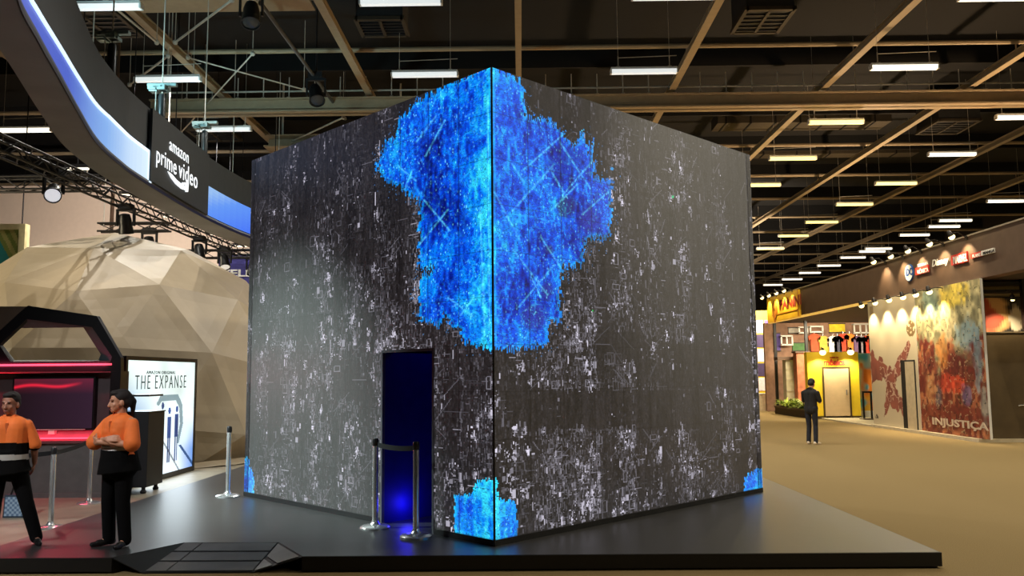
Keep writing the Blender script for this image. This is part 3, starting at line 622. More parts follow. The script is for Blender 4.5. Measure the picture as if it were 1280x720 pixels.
def sweep(offs, i0=0, i1=None, mb=None):
    """a closed cross-section (outward, z) carried along the path"""
    mb = mb or MB(); i1 = NP if i1 is None else i1; n_ = len(offs(0)); base = len(mb.v); vs = []; fs = []
    for i in range(i0, i1): vs += [path[i] + out_[i] * o_ + Z * z_ for o_, z_ in offs(i)]
    m2 = i1 - i0
    for i in range(m2 - 1):
        for k in range(n_): fs.append((i * n_ + k, i * n_ + (k + 1) % n_, (i + 1) * n_ + (k + 1) % n_, (i + 1) * n_ + k))
    fs += [tuple(range(n_)), tuple(range((m2 - 1) * n_, m2 * n_))[::-1]]
    return mb.add(vs, fs)
def widew(i): return min(.78, .42 + .02 * max(0, path[i].y - 8))
build('underside', sweep(lambda i: [(0, Z0), (widew(i), Z0), (widew(i), Z0 + .1), (0, Z0 + .1)]), mat('sign_grey', (124, 128, 132), .6, scale=1.5), sgn, 'grey underside')
band = mat('sign_black', (40, 44, 45), .5)
build('sign_band', sweep(lambda i: [(.05, Z0 + .1), (widew(i), Z0 + .1), (widew(i), Z1), (.05, Z1)]), band, sgn)
build('rim', sweep(lambda i: [(-.005, Z0), (.012, Z0), (.012, Z0 + .06), (-.005, Z0 + .06)]), mat('rim_navy', (18, 24, 60), .4), sgn)
colx = [proj(path[i] + Z * Z0)[0] if path[i].y > 5 else -300 for i in range(NP)]
iA = next(i for i in range(NP) if colx[i] > 181); iB = next(i for i in range(NP) if colx[i] > 252)
def light_panel(i0, i1, zlo, zhi, cf, name, nv=8):
    P_ = []; c_ = []
    for i in range(i0, i1): P_.append([path[i] + out_[i] * .025 + Z * (zlo(i) + (zhi(i) - zlo(i)) * k / nv) for k in range(nv + 1)])
    me = bpy.data.meshes.new(name); n_ = nv + 1; vs = [p for r in P_ for p in r]; fs = []; cs = []
    for i in range(len(P_) - 1):
        for k in range(nv): fs.append((i * n_ + k, (i + 1) * n_ + k, (i + 1) * n_ + k + 1, i * n_ + k + 1)); cs += [cf(i / (len(P_) - 2), (k + .5) / nv)] * 4
    me.from_pydata(vs, [], fs); at = me.color_attributes.new('pix', 'FLOAT_COLOR', 'CORNER'); at.data.foreach_set('color', np.array([tuple(c) + (1,) for c in cs], np.float32).reshape(-1))
    me.materials.append(attr_mat('sign_light', (20, 20, 24), .4, es=1.0)); me.update(); return finish(bpy.data.objects.new(name, me), sgn)
def stop(t_, S_):
    for (a, ca), (b_, cb) in zip(S_, S_[1:]):
        if t_ <= b_: k = (t_ - a) / (b_ - a); return tuple(lin(x) * (1 - k) + lin(y) * k for x, y in zip(ca, cb))
    return L3(S_[-1][1])
g1 = [(0, (58, 82, 190)), (.55, (62, 88, 196)), (.8, (130, 175, 236)), (1, (214, 236, 255))]
hs = lambda i: Z0 + .07; he = lambda i: Z0 + .3 + .34 * min(1, max(0, (path[i].y - 8.5) / 5))
lp_ = light_panel(0, iA + 1, hs, he, lambda s, v: stop(s, g1), 'light_strip'); lp_['label'] = 'long glowing blue strip'
build('white_edge', sweep(lambda i: [(-.0, he(i)), (.05, he(i)), (.05, he(i) + .045), (-.0, he(i) + .045)], 0, iA + 1), mat('strip_white', (235, 245, 255), .4, emit=(215, 238, 255), es=1.1), sgn, 'bright white edge light')
q = MB(); e0 = path[iA]; q.prism([e0 + out_[iA] * .0 + Z * (Z0 + .07), e0 + out_[iA] * .0 + Z * he(iA), e0 + tan[iA] * .14 + Z * he(iA), e0 + tan[iA] * .14 + Z * (Z0 + .07)], out_[iA] * .05); build('strip_end', q, MATS['strip_white'], sgn)
g2 = [(0, (150, 190, 240)), (.3, (95, 150, 245)), (1, (62, 112, 245))]
lp_ = light_panel(iB, NP, lambda i: Z0 + .13, lambda i: Z0 + .82, lambda s, v: stop(min(1, max(0, s * 1.6 + (1 - v) * .55 - .1)), g2), 'light_panel'); lp_['label'] = 'square-cut glowing blue panel'
# lettering on the sign: a plane through the two ends of the black part
pa, pb = path[iA], path[iB]; sd = (pb - pa).normalized(); sn = Vector((sd.y, -sd.x, 0)); O_ = pa + sn * .04 + Z * Z0
ltr = mat('sign_letter', (245, 248, 250), .4, emit=(235, 242, 248), es=1.0)
# flat black board carrying the letters
q = MB(); q.prism([pa + sn * .03 + Z * (Z0 + .1), pb + sn * .03 + Z * (Z0 + .1), pb + sn * .03 + Z * (Z1 - .01), pa + sn * .03 + Z * (Z1 - .01)], -sn * .05); build('letter_board', q, band, sgn)
def st_(s, x0, x1, yb_, yt_, bold):
    a = atp(x0, yb_, O_, np.array(sn)); c_ = atp(x0, yt_, O_, np.array(sn)); b_ = atp(x1, yb_ + 30, O_, np.array(sn))
    build('lettering', text_mb(s, a, sd, Z, math.hypot(b_.x - a.x, b_.y - a.y), c_.z - a.z, .006, bold, space=1.08), ltr, sgn)
st_('amazon', 211.5, 235, 187, 176, .0); st_('prime', 195, 219.5, 209, 182, .0); st_('video', 223, 246, 221, 199, .0)
arc = [(209, 214), (213, 222), (219, 230), (226, 236), (232, 238), (231, 233), (226, 230), (220, 225), (214, 218)]
q = MB(); q.prism([atp(x, y, O_, np.array(sn)) for x, y in arc], sn * .02)
q.prism([atp(x, y, O_, np.array(sn)) for x, y in ((227, 228), (235, 228), (234, 240), (231.5, 240), (232, 231.5), (227, 230.5))], sn * .02)
build('smile_arrow', q, ltr, sgn)
# chain hoists carrying the sign
for (px, lb) in ((150, 'nearest chain hoist over the curved overhead sign'), (213, 'middle chain hoist over the curved overhead sign'), (262, 'farthest chain hoist over the curved overhead sign')):
    i = next(k for k in range(NP) if colx[k] > px); p = path[i] + out_[i] * .25; t_ = thing('chain_hoist', (p.x, p.y, Z1), lb, 'hoist', 'chain hoists over the overhead sign')
    build('motor', MB().lathe([(.02, 0), (.05, .02), (.07, .06), (.075, .1), (.075, .58), (.06, .64), (.03, .66)], (p.x, p.y, Z1 + .05), 16), mat('hoist_grey', (70, 74, 76), .35, .6), t_, smooth=True)
    build('hook', MB().rod([(p.x, p.y, Z1 - .02), (p.x, p.y, Z1 + .08)], .02), GALV, t_)
    q = MB()
    for k in range(9): a_ = k * .7; q.box((p.x - .14 + .12 * math.cos(a_), p.y - .1 + .1 * math.sin(a_), Z1 + .75 + .02 * (k % 4)), (p.x + .02 + .12 * math.cos(a_), p.y + .06 + .1 * math.sin(a_), Z1 + .8 + .03 * (k % 3)))
    q.box((p.x - .3, p.y - .05, Z1 + .86), (p.x + .3, p.y + .05, Z1 + .92)); build('clamp_block', q, mat('clamp_teal', (140, 165, 165), .4, .5), t_)
    build('chain', MB().tube((p.x, p.y, Z1 + .7), (p.x, p.y, ROOF), .014, n=6).tube((p.x - .13, p.y, Z1 - .02), (p.x - .13, p.y, Z1 + .86), .01, n=6), GALV, t_)
# bracing rods under the roof at upper left
def brace(a, b_, r, mt, label, z=10.75):
    p, q_ = atz(*a, z), atz(*b_, z); mb = MB().tube(p, q_, r, n=8)
    for e_ in (p, q_): mb.tube(e_, (e_.x, e_.y, ROOF), .012, n=5); mb.ell(e_, (.07, .07, .07), n=8, m_=6)
    build('brace_rod', mb, mt, None, label, 'brace', 'bracing rods under the roof at left')
brace((235, 72), (380, 112), .022, GALV, 'thin pale brace rod running right to a dark spotlight')
brace((219, 53), (290, 0), .03, GALV, 'pale brace rod slanting up right to the top edge at upper left')
brace((210, 70), (162, 106), .03, GALV, 'pale brace rod slanting down left towards the overhead sign')
brace((316, 67), (226, 166), .022, GALV, 'long thin brace rod slanting down left behind the hoists')
brace((326, 4), (431, 148), .05, mat('brace_dark', (84, 84, 84), .5), 'thick dark brace rod slanting down right past a spotlight')
brace((429, 147), (345, 186), .03, GALV, 'pale brace rod slanting down left to the cube edge')
brace((132, 0), (196, 53), .03, GALV, 'pale brace rod at the top beside the overhead sign')
# stage lights
def stage_light(p, label, s=1.0, aim=(0, -.5, -1), lens=(60, 60, 62), top_z=None, em=None):
    p = Vector(p); t_ = thing('stage_light', p, label, 'stage light', 'stage lights on the rigging'); d = Vector(aim).normalized(); Q = d.to_track_quat('-Z', 'Y').to_matrix()
    def tr(mb): mb.v = [tuple(Q @ (Vector(v) * s) + p) for v in mb.v]; return mb
    build('lamp_head', tr(MB().lathe([(.04, .26), (.12, .24), (.15, .1), (.15, -.02), (.18, -.2), (.18, -.24), (.16, -.24), (.155, -.2)], n=20)), mat('stage_black', (20, 20, 22), .4), t_, smooth=True)
    build('lens', tr(MB().lathe([(.155, -.21), (.12, -.225), (.02, -.23)], n=20)), mat('lens_%d' % lens[0], lens, .15, emit=em, es=.9), t_, smooth=True)
    b = MB()
    for sx in (-1, 1): b.box((p.x + sx * .21 * s - .02, p.y - .04, p.z - .05), (p.x + sx * .21 * s + .02, p.y + .04, p.z + .34 * s))
    b.box((p.x - .23 * s, p.y - .05, p.z + .32 * s), (p.x + .23 * s, p.y + .05, p.z + .37 * s)); build('yoke', b, DARK, t_)
    b = MB().box((p.x - .16 * s, p.y - .12 * s, p.z + .37 * s), (p.x + .16 * s, p.y + .12 * s, p.z + .5 * s)).tube((p.x, p.y, p.z + .5 * s), (p.x, p.y, (top_z or p.z + .7 * s)), .025, n=8); build('clamp', b, DARK, t_)
    return t_
p = atz(314, 18, 10.3); stage_light(p, 'dark stage light hanging at the very top left of the cube', 1.25, (.1, -.4, -1), top_z=11.05)
p = atz(395, 118, 10.2); stage_light(p, 'dark stage light at the lower end of the thick brace rod', 1.3, (.3, -.6, -1), top_z=ROOF)
def truss(p, q, label, w=.3, post=None):
    p = Vector(p); q = Vector(q); d = (q - p).normalized(); s = d.cross(Z).normalized() * w / 2; t_ = thing('lighting_truss', p, label, 'truss', 'black lighting trusses above the dome')
    cs = [s + Z * w / 2, -s + Z * w / 2, -s - Z * w / 2, s - Z * w / 2]; b = MB()
    for c_ in cs: b.tube(p + c_, q + c_, .028, n=8)
    build('chords', b, mat('truss_black', (36, 33, 32), .45, .3), t_); b = MB(); n_ = max(2, int((q - p).length / .45))
    for k in range(n_):
        a, c_ = p.lerp(q, k / n_), p.lerp(q, (k + 1) / n_)
        for i in range(4): i2 = (i + 1) % 4; b.tube(a + cs[i if k % 2 else i2], c_ + cs[i2 if k % 2 else i], .014, n=6)
    build('lacing', b, MATS['truss_black'], t_); b = MB()
    for k in (.06, .94): a = p.lerp(q, k); b.tube(a, (a.x, a.y, ROOF), .015, n=6)
    build('drop_cables', b, GALV, t_); return t_
TX = -9.35
truss((TX, 13.2, 6.05), (TX, 27.7, 6.05), 'long black lighting truss running away above the dome')
truss((-15.5, 19.0, 6.35), (TX - .3, 19.0, 6.35), 'black cross truss above the left side of the dome')
truss((-11.6, 22.8, 6.0), (TX - .3, 22.8, 6.0), 'short black cross truss above the top of the dome', .22)
truss((-11.2, 28.0, 6.0), (-8.0, 28.0, 6.0), 'black cross truss above the purple banner', .26)
for x_, y_, z_, aim, ln, em, lb in ((-9.75, 17.2, 5.75, (.4, -.8, -.55), (214, 214, 220), (214, 216, 222), 'stage light with a pale round lens left above the dome'), (TX, 19.6, 5.5, (0, .3, -1), (61, 60, 62), None, 'black stage light on the long truss, nearest behind the pale one'), (-10.2, 22.8, 5.5, (0, .2, -1), (62, 60, 62), None, 'black stage light on the short truss above the dome top'),
        (TX, 24.2, 5.5, (.2, -.3, -1), (63, 60, 62), None, 'black stage light on the long truss over the right shoulder of the dome'), (TX, 26.3, 5.5, (.3, -.5, -1), (215, 214, 210), (215, 210, 200), 'stage light with a pale lens on the long truss near its far end'), (-9.0, 28.0, 5.5, (0, -.2, -1), (64, 60, 62), None, 'black stage light on the cross truss over the purple banner')):
    stage_light((x_, y_, z_), lb, .95, aim, ln, z_ + .52, em)
# small bright work lamps on the truss
for px, py, lb in ((97, 210, 'small bright strip lamp under the curved sign, nearest'), (163, 243, 'small bright strip lamp under the curved sign, second from the left'), (216, 270, 'small bright strip lamp under the curved sign, above the dome shoulder'), (268, 292, 'bright strip lamp under the curved sign, before the blue panel'), (301, 307, 'bright strip lamp under the curved sign, at the cube edge')):
    p = atx(px, py, -10.2); t_ = thing('strip_lamp', p, lb, 'lamp', 'strip lamps under the curved sign')
    build('tube', MB().box((p.x - .25, p.y - .04, p.z - .04), (p.x + .25, p.y + .04, p.z)), mat('strip_lamp', (255, 245, 225), .4, emit=(255, 240, 215), es=1.8), t_)
    build('housing', MB().box((p.x - .28, p.y - .06, p.z), (p.x + .28, p.y + .06, p.z + .08)).tube((p.x, p.y, p.z + .08), (p.x, p.y, ROOF), .015, n=6), DARK, t_)
# teal sign, purple banner, cable drop
Y1 = 26.0; t_ = thing('hanging_sign', (-17, Y1, 5.5), 'teal and yellow striped sign in a lit cream frame at the left edge', 'sign'); a, b_ = aty(-70, 345, Y1), aty(25, 287, Y1)
h, w = 40, 60; ii, jj = np.mgrid[0:h, 0:w]; img = np.zeros((h, w, 3)) + np.array(L3((60, 165, 165))); k = (jj + ii * .55) > 60; img[k] = L3((150, 170, 90)); k2 = k & (((jj + ii * .55).astype(int) // 4) % 2 == 0); img[k2] = L3((205, 205, 130))
pix_panel('sign_print', (a.x, Y1 - .01, a.z), X, Z, b_.x - a.x, b_.z - a.z, img, attr_mat('print_paint', rough=.6), t_)
c_ = aty(33, 280, Y1); build('sign_frame', MB().box((b_.x, Y1 - .06, a.z), (c_.x, Y1 + .2, c_.z)).box((a.x, Y1 - .06, b_.z), (b_.x, Y1 + .2, c_.z)).box((a.x, Y1, a.z), (b_.x, Y1 + .2, b_.z)), mat('cream_frame', (225, 215, 165), .5), t_)
build('drop_cables', MB().tube((b_.x, Y1 + .1, c_.z), (b_.x, Y1 + .1, ROOF), .02).tube((a.x + .3, Y1 + .1, c_.z), (a.x + .3, Y1 + .1, ROOF), .02), DARK, t_)
YB = 28.5; a, b_ = aty(272, 372, YB), aty(345, 318, YB); t_ = thing('hanging_banner', (a.x, YB, a.z), 'purple banner with white letters half hidden behind the cube', 'banner')
build('cloth', MB().box((a.x, YB, a.z), (b_.x, YB + .04, b_.z)), mat('banner_purple', (62, 58, 138), .7), t_)
build('top_bar', MB().tube((a.x - .05, YB + .02, b_.z), (b_.x, YB + .02, b_.z), .04).box((a.x, YB - .02, b_.z), (a.x + .5, YB + .06, b_.z + .12)).tube((a.x + .3, YB + .02, b_.z), (a.x + .3, YB + .02, ROOF), .015).tube((b_.x - .1, YB + .02, b_.z), (b_.x - .1, YB + .02, ROOF), .015), DARK, t_)
o_ = aty(279, 346, YB - .01); o2 = aty(316, 346, YB - .01); o3 = aty(279, 337, YB - .01); build('lettering', text_mb('FELE', o_, X, Z, o2.x - o_.x, o3.z - o_.z, .01, .03), WHITE, t_)
p = aty(140, 270, 23.5); t_ = thing('cable_drop', p, 'brown bundle of cables hanging above the top of the dome', 'cables'); b = MB()
for k in range(4): b.tube((p.x + .04 * math.cos(k * 1.6), p.y + .04 * math.sin(k * 1.6), 4.9 + .3), (p.x + .04 * math.cos(k * 1.6 + 1), p.y, ROOF), .02, n=6)
build('cable_bundle', b, mat('cable_brown', (92, 66, 48), .6), t_)
# unseen wash lamps added to brighten dome, wall, cube and women; no fixtures
light('added_wash', 'SPOT', (-15.5, 15.0, 4.6), 1200, (1, .86, .58), (-11, 19.5, 3.2), None, .15, 80, .8)
light('added_wash', 'SPOT', (TX, 16.5, 5.6), 110, (1, .9, .75), (-8.4, 18.6, 1.0), None, .15, 110, .9)
light('added_wall_wash', 'SPOT', (-13, 25.5, 8.0), 3000, (1, .86, .74), (-16, 33, 5.5), None, .2, 120, .9)
light('added_wash', 'SPOT', (-9.5, 9.0, 6.2), 8500, (.80, 1, .95), (-3.1, 11.45, .9), None, .2, 38, 1)  # added off-frame spot for the pale sheen on the cube's left face
light('added_cube_wash', 'SPOT', (9.5, 5.5, 9.5), 9000, (1, .9, .7), (2.9, 11.9, 4.3), None, .2, 36, 1)  # added off-frame spot lifting the upper part of the cube's right face
light('added_wash', 'SPOT', (-7.0, 4.0, 6.0), 1500, (.95, .97, 1), (-5.5, 10.5, 1.0), None, .2, 60, .9)
# ================================================================== RIGHT SIDE: THE COMIC BOOTH
XW = 12.05
def yx(px, Xp=XW): return atx(px, 500, Xp).y
YN, YK, YE = 22.4, 29.0, 40.9                                  # near corner, end of the murals, far end of the fascia
brown = mat('booth_dark_brown', (92, 72, 58), 0.55, scale=3); stain = mat('dark_wood_panel', (88, 74, 52), 0.45, var=0.2, scale=2)
bth = thing('comic_booth', (XW, 30, 0), 'long dark brown comic booth with a lit fascia and two wall murals', 'booth')
build('plinth', MB().box((XW - .16, YN - .12, 0), (20, YK + .05, .09)).box((XW - .12, YK + .05, 0), (20, 35.6, .05)), mat('plinth_pale', (196, 184, 158), .6), bth, 'pale edge of the booth floor')
build('booth_wall', MB().box((XW + .02, YN + .02, .09), (XW + .3, YK, 4.27)).box((XW + .3, YK - .3, .09), (19, YK, 4.27)), brown, bth)
build('front_wall', MB().box((XW + .02, YN - .04, .09), (19, YN + .02, 2.85)).box((XW - .03, YN - .06, .09), (XW + .12, YN + .1, 4.27)), stain, bth, 'dark wood-stained front wall')
p = aty(1273, 507, YN - .08); build('handle', MB().rod([(p.x, YN - .08, p.z), (p.x + .3, YN - .08, p.z + .02)], .018), CHROME, bth)
ZF0, ZF1 = 4.27, 5.45
build('fascia', MB().box((XW, 18.6, ZF0), (XW + .4, YE, ZF1)), brown, bth)
build('fascia_cap', MB().box((XW - .03, 18.6, ZF1), (XW + .43, YE, ZF1 + .04)), mat('cap_pale', (150, 138, 120), .5), bth)
build('canopy', MB().box((XW + .4, YK, ZF0), (20, YE, ZF0 + .12)).box((XW + .4, 18.6, ZF0), (20, YK, ZF0 + .12)), mat('canopy_brown', (52, 42, 34), .8), bth)
build('light_strip', MB().box((XW - .02, YK - .1, ZF0 - .05), (XW + .1, YE, ZF0 + .03)), mat('strip_amber', (220, 180, 95), .5, emit=(214, 172, 84), es=.75), bth, 'amber light strip along the fascia bottom')
q = MB()
for za, zb_ in ((3.92, 4.0), (4.12, 4.2)): q.box((XW + .1, YN - .04, za), (19, YN + .3, zb_))
build('header_rail', q, BLACK, bth)
build('header_board', MB().box((XW + .1, YN + .45, 3.7), (19, YN + .5, 4.27)), mat('header_cream', (176, 160, 124), .6), bth)
q = MB().box((13.3, YN - .1, .09), (13.42, YN + .02, 4.27)); build('corner_post', q, BLACK, bth)
def paint(img): return np.clip(img, 0, .9)
mur = attr_mat('mural_paint', rough=.55)
# cream panel, a generic brush-stroke figure-free design
h, w = 170, 110; ii, jj = np.mgrid[0:h, 0:w]; u = jj / w; v = ii / h
img = np.zeros((h, w, 3)) + np.array(L3((196, 184, 158))); n_ = noise2(h, w, 9, 6, 3); n1 = noise2(h, w, 3, 3, 8)
mar = np.array(L3((138, 78, 68))); ww = (n_ - .5) * .06
shape = inpoly(u + ww, v + ww, [(0, .60), (.12, .56), (.3, .49), (.5, .44), (.62, .53), (.76, .6), (.86, .66), (.9, .64), (.8, .52), (.68, .42), (.55, .36), (.52, .28), (.72, .2), (.86, .16), (.7, .1), (.48, .13), (.4, .18), (.3, .08), (.24, .06), (.3, .22), (.34, .34), (.2, .36), (0, .32)])
img[shape] = mar * (.75 + .5 * n_[shape][:, None]); vein = shape & (abs(n_ - .5 + (n1 - .5) * .3) < .05) & (u > .2); img[vein] = L3((190, 160, 140))
sp = (np.hypot((u - .9) * .7, v - .735) < .06) & (n1 > .42); img[sp] = L3((110, 88, 52))
lg = (u < .12) & (v > .885) & (v < .955) & (u > .04); img[lg] = L3((150, 130, 100))
img[(abs(v - .06) < .018) & (u > .04) & (u < .11) & (n1 > .35)] = L3((90, 80, 70))
ya, yb = yx(1092.5), yx(1152)
def mural(nm, ya, yb, img, lb, cat='mural'):
    t_ = thing(nm, (XW, (ya + yb) / 2, .09), lb, cat, 'murals on the comic booth wall')
    build('board', MB().box((XW - .045, yb, .1), (XW + .02, ya, 4.26)), WHITE, t_)
    pix_panel('print', (XW - .05, ya, .1), -Y, Z, ya - yb, 4.16, paint(img), mur, t_); return t_
mA = mural('wall_mural', ya, yb, img, 'cream wall mural with maroon brush shapes and a narrow door in it')
da, db, dm = yx(1131), yx(1148.5), yx(1137); zd_ = atx(1138, 450, XW).z
build('door_gap', MB().box((XW - .075, db, .1), (XW - .03, da, zd_)), mat('gap_black', (18, 14, 12), .7), mA)
build('door_leaf', MB().box((XW - .09, db + .04, .1), (XW - .06, dm, zd_ - .05)), mat('leaf_cream', (186, 172, 144), .55), mA)
# collage: a plain generic stand-in of many colours
h, w = 190, 130; ii, jj = np.mgrid[0:h, 0:w]; u = jj / w; v = ii / h; na = noise2(h, w, 22, 14, 4); nb = noise2(h, w, 8, 5, 5); nc = noise2(h, w, 4, 3, 6)
def mix(a, b_, k): return np.array(L3(a)) * (1 - k[..., None]) + np.array(L3(b_)) * k[..., None]
upc = mix((126, 122, 92), (196, 186, 140), np.clip(nb * 1.4 - .2, 0, 1)); lowc = mix((112, 44, 34), (188, 120, 78), np.clip(nb * 1.5 - .45, 0, 1))
k = np.clip((.62 + (na - .5) * .45 + (nc - .5) * .15 - v) * 9, 0, 1)[..., None]; img = upc * (1 - k) + lowc * k
def blotch(x, y, rx, ry, c, amt=.8):
    global img
    kk = np.clip(1.5 - ((u - x) / rx) ** 2 - ((v - y) / ry) ** 2 + (nb - .5) * 1.6, 0, 1)[..., None] * amt; img = img * (1 - kk) + np.array(L3(c)) * kk
blotch(.26, .9, .14, .1, (130, 160, 150)); blotch(.62, .93, .2, .09, (226, 200, 70)); blotch(.47, .72, .12, .09, (196, 180, 140)); blotch(.78, .66, .16, .1, (120, 150, 160)); blotch(.9, .5, .06, .2, (120, 140, 148))
blotch(.4, .55, .1, .12, (196, 128, 60)); blotch(.2, .42, .12, .12, (104, 44, 38)); blotch(.66, .44, .2, .12, (92, 36, 32)); blotch(.45, .34, .12, .07, (190, 60, 40)); blotch(.62, .33, .1, .06, (206, 74, 44)); blotch(.72, .26, .07, .07, (96, 84, 120)); blotch(.3, .24, .06, .08, (92, 88, 96)); blotch(.18, .3, .1, .1, (186, 130, 84)); blotch(.5, .12, .5, .08, (112, 40, 32)); blotch(.95, .2, .05, .12, (150, 150, 140))
img *= (.62 + .55 * nc + .2 * nb)[..., None]; ed = abs(nb - .5 + .2 * (nc - .5)) < .03; img[ed] = img[ed] * .35 + np.array(L3((210, 190, 150))) * .4 * (nc[ed] > .5)[:, None]
ya2, yb2 = yx(1152.5), yx(1237)
mB = mural('wall_mural', ya2, yb2, img, 'colourful dark red and olive collage mural with white lettering along its bottom')
def xs(s, x0, x1, yb_, yt_, mt, parent, bold=.02, Xp=XW - .06, depth=.008, name='lettering', shear=0.0): return xt(s, x0, x1, yb_, yt_, Xp, mt, parent, name, bold, depth, shear, -Y)
xs('INJUSTIÇA', 1166, 1236, 533, 521.5, mat('letter_bone', (196, 178, 156), .6), mB, .03)
# small front mural above the wood wall
h, w = 50, 110; ii, jj = np.mgrid[0:h, 0:w]; u = jj / w; v = ii / h; nb = noise2(h, w, 7, 8, 15)
img = np.zeros((h, w, 3)) + np.array(L3((46, 44, 42)))
def bl2(x, y, rx, ry, c):
    kk = np.clip(2 * (1.3 - ((u - x) / rx) ** 2 - ((v - y) / ry) ** 2 + (nb - .5)), 0, 1)[..., None]; img[:] = img * (1 - kk) + np.array(L3(c)) * kk
bl2(.07, .5, .09, .5, (214, 170, 110)); bl2(.03, .8, .04, .2, (190, 80, 56)); bl2(.07, .35, .05, .3, (196, 84, 60)); bl2(.17, .4, .025, .4, (225, 214, 190)); bl2(.26, .4, .06, .06, (220, 205, 170)); bl2(.4, .5, .09, .5, (190, 130, 60)); bl2(.7, .5, .12, .6, (160, 70, 60))
t_ = thing('wall_mural', (15.5, YN + .4, 2.86), 'small red and cream mural above the dark wood wall at the right edge', 'mural', 'murals on the comic booth wall')
pix_panel('print', (XW + .12, YN + .38, 2.87), X, Z, 6.8, .95, paint(img), mur, t_); build('board', MB().box((XW + .12, YN + .385, 2.86), (18.95, YN + .44, 3.84)), BLACK, t_)
build('ledge', MB().box((XW + .1, YN - .06, 2.85), (19, YN + .38, 2.88)), mat('ledge_pale', (120, 106, 84), .5), t_)
# logos on the fascia
def logo(lb, py): return thing('logo_sign', (XW, 25, ZF0 + .5), lb, 'sign', 'raised signs on the booth fascia')
XL = XW - .012; wht = mat('logo_white', (240, 236, 226), .5, var=.02); rd = mat('logo_red', (205, 52, 40), .5, var=.03); blu = mat('logo_blue', (34, 84, 160), .5, var=.03); ink2 = mat('logo_black', (30, 26, 24), .5)
t_ = logo('round white sign with blue letters on the dark fascia', 0); c_ = atx(1137, 341, XL); t_.location = c_
b = MB(); b.tube(c_ + X * .01, c_ - X * .03, .27, n=36); o = build('disc', b, blu, t_); b = MB(); b.tube(c_ - X * .03, c_ - X * .036, .245, n=36); build('disc_face', b, wht, t_); xs('DC', 1133.4, 1141, 345.5, 336, blu, t_, .03, XL - .037, .01)
def board(t_, x0, x1, y0, y1, mt, d=.04, nm='board'):
    a, b_ = atx(x0, y1, XL), atx(x1, y1, XL); zt_ = atx(x0, y0, XL).z
    return build(nm, MB().box((XL - d, b_.y, a.z), (XL + .01, a.y, zt_)), mt, t_)
t_ = logo('small red sign with white capitals under a white line, next to the round sign', 0); t_.location = atx(1154, 340, XL); board(t_, 1146, 1162, 335, 344, rd); xs('MÔNICA', 1147, 1161, 343, 336.4, wht, t_, .01, XL - .041, .01); xs('TURMA DA', 1147.5, 1160.5, 334, 330.5, wht, t_, .01, XL - .02, .02)
t_ = logo('white script sign in the middle of the fascia', 0); t_.location = atx(1176, 331, XL); xs('Disney', 1165.5, 1187, 336.5, 325, wht, t_, .015, XL - .03, .01, shear=.25)
t_ = logo('red sign with white capitals on the fascia', 0); t_.location = atx(1201, 323, XL); board(t_, 1191, 1211, 319.5, 332, rd); xs('MARVEL', 1192, 1210, 330.5, 321, wht, t_, .01, XL - .041, .012)
t_ = logo('long thin white and red sign, nearest of the fascia signs', 0); t_.location = atx(1230, 316, XL); board(t_, 1215, 1228.5, 317.5, 323.5, rd); board(t_, 1228.5, 1244, 313.8, 319.6, wht, nm='white_board'); xs('PLANET', 1216, 1228, 322.5, 318.3, wht, t_, .01, XL - .041, .01); xs('MANGA', 1229.2, 1243.4, 318.6, 314.6, ink2, t_, .01, XL - .041, .01)
# spotlights
bulb = mat('bulb_warm', (255, 240, 190), .3, emit=(255, 226, 150), es=4.0); arm_m = mat('arm_black', (40, 34, 30), .4)
def armlight(p, lb, grp, aim=(.45, 0, -1), reach=.5, pw=60, col=(1, .78, .46), ang=95, up=.16):
    """a little lamp on an arm that reaches out (-X) from a wall at p"""
    p = Vector(p); t_ = thing('arm_spotlight', p, lb, 'spotlight', grp); h_ = p + Vector((-reach, 0, up)); d = Vector(aim).normalized(); Q = d.to_track_quat('-Z', 'Y').to_matrix()
    build('arm', MB().rod([p, p + Vector((-reach * .5, 0, up + .05)), h_], .014).box(p - Vector((.01, .06, .06)), p + Vector((.01, .06, .06))), arm_m, t_)
    b = MB().lathe([(.03, .1), (.05, .08), (.075, -.05), (.08, -.08), (.07, -.08), (.04, 0)], n=14); b.v = [tuple(Q @ Vector(v) + h_) for v in b.v]; build('lamp_head', b, arm_m, t_, smooth=True)
    b = MB().ell((0, 0, -.09), (.085, .085, .075), n=12, m_=8); b.v = [tuple(Q @ Vector(v) + h_) for v in b.v]; build('bulb', b, bulb, t_, smooth=True)
    light('bulb_glow', 'SPOT', h_ + d * .19, pw, col, h_ + d * 3, t_, .04, ang, .7); return t_
for i, px in enumerate((1117, 1140, 1163, 1192, 1222)): armlight((XW - .03, yx(px), ZF1 - .02), 'lit lamp on the top edge of the fascia, %s from the far end' % ordn[i], 'lamps along the fascia top', (.5, 0, -.9), .42, 120, up=.1)
for i, px in enumerate((1099, 1117, 1135.5, 1154, 1171, 1189)): armlight((XW - .005, yx(px), 4.2), 'lit lamp under the fascia over the murals, %s from the far end' % ordn[i], 'lamps over the murals', (.33, 0, -1), .45, 170, up=-.02)
for i, xx in enumerate((12.9, 14.6, 16.2)):
    p = (xx, YN - .02, 3.72); t_ = thing('arm_spotlight', p, 'small lamp above the front mural at the right edge, %s from the corner' % ordn[i], 'spotlight', 'lamps over the front wall')
    build('arm', MB().rod([(xx, YN - .02, 3.95), (xx, YN - .3, 3.95), (xx, YN - .32, 3.82)], .014), arm_m, t_); build('lamp_head', MB().lathe([(.07, -.06), (.05, .06), (.02, .1)], (xx, YN - .32, 3.76), 12), arm_m, t_); build('bulb', MB().ell((xx, YN - .32, 3.70), (.05, .05, .04), n=10, m_=6), bulb, t_)
    light('bulb_glow', 'SPOT', (xx, YN - .32, 3.62), 120, (1, .8, .5), (xx, YN + .5, 1.2), t_, .04, 110, .7)
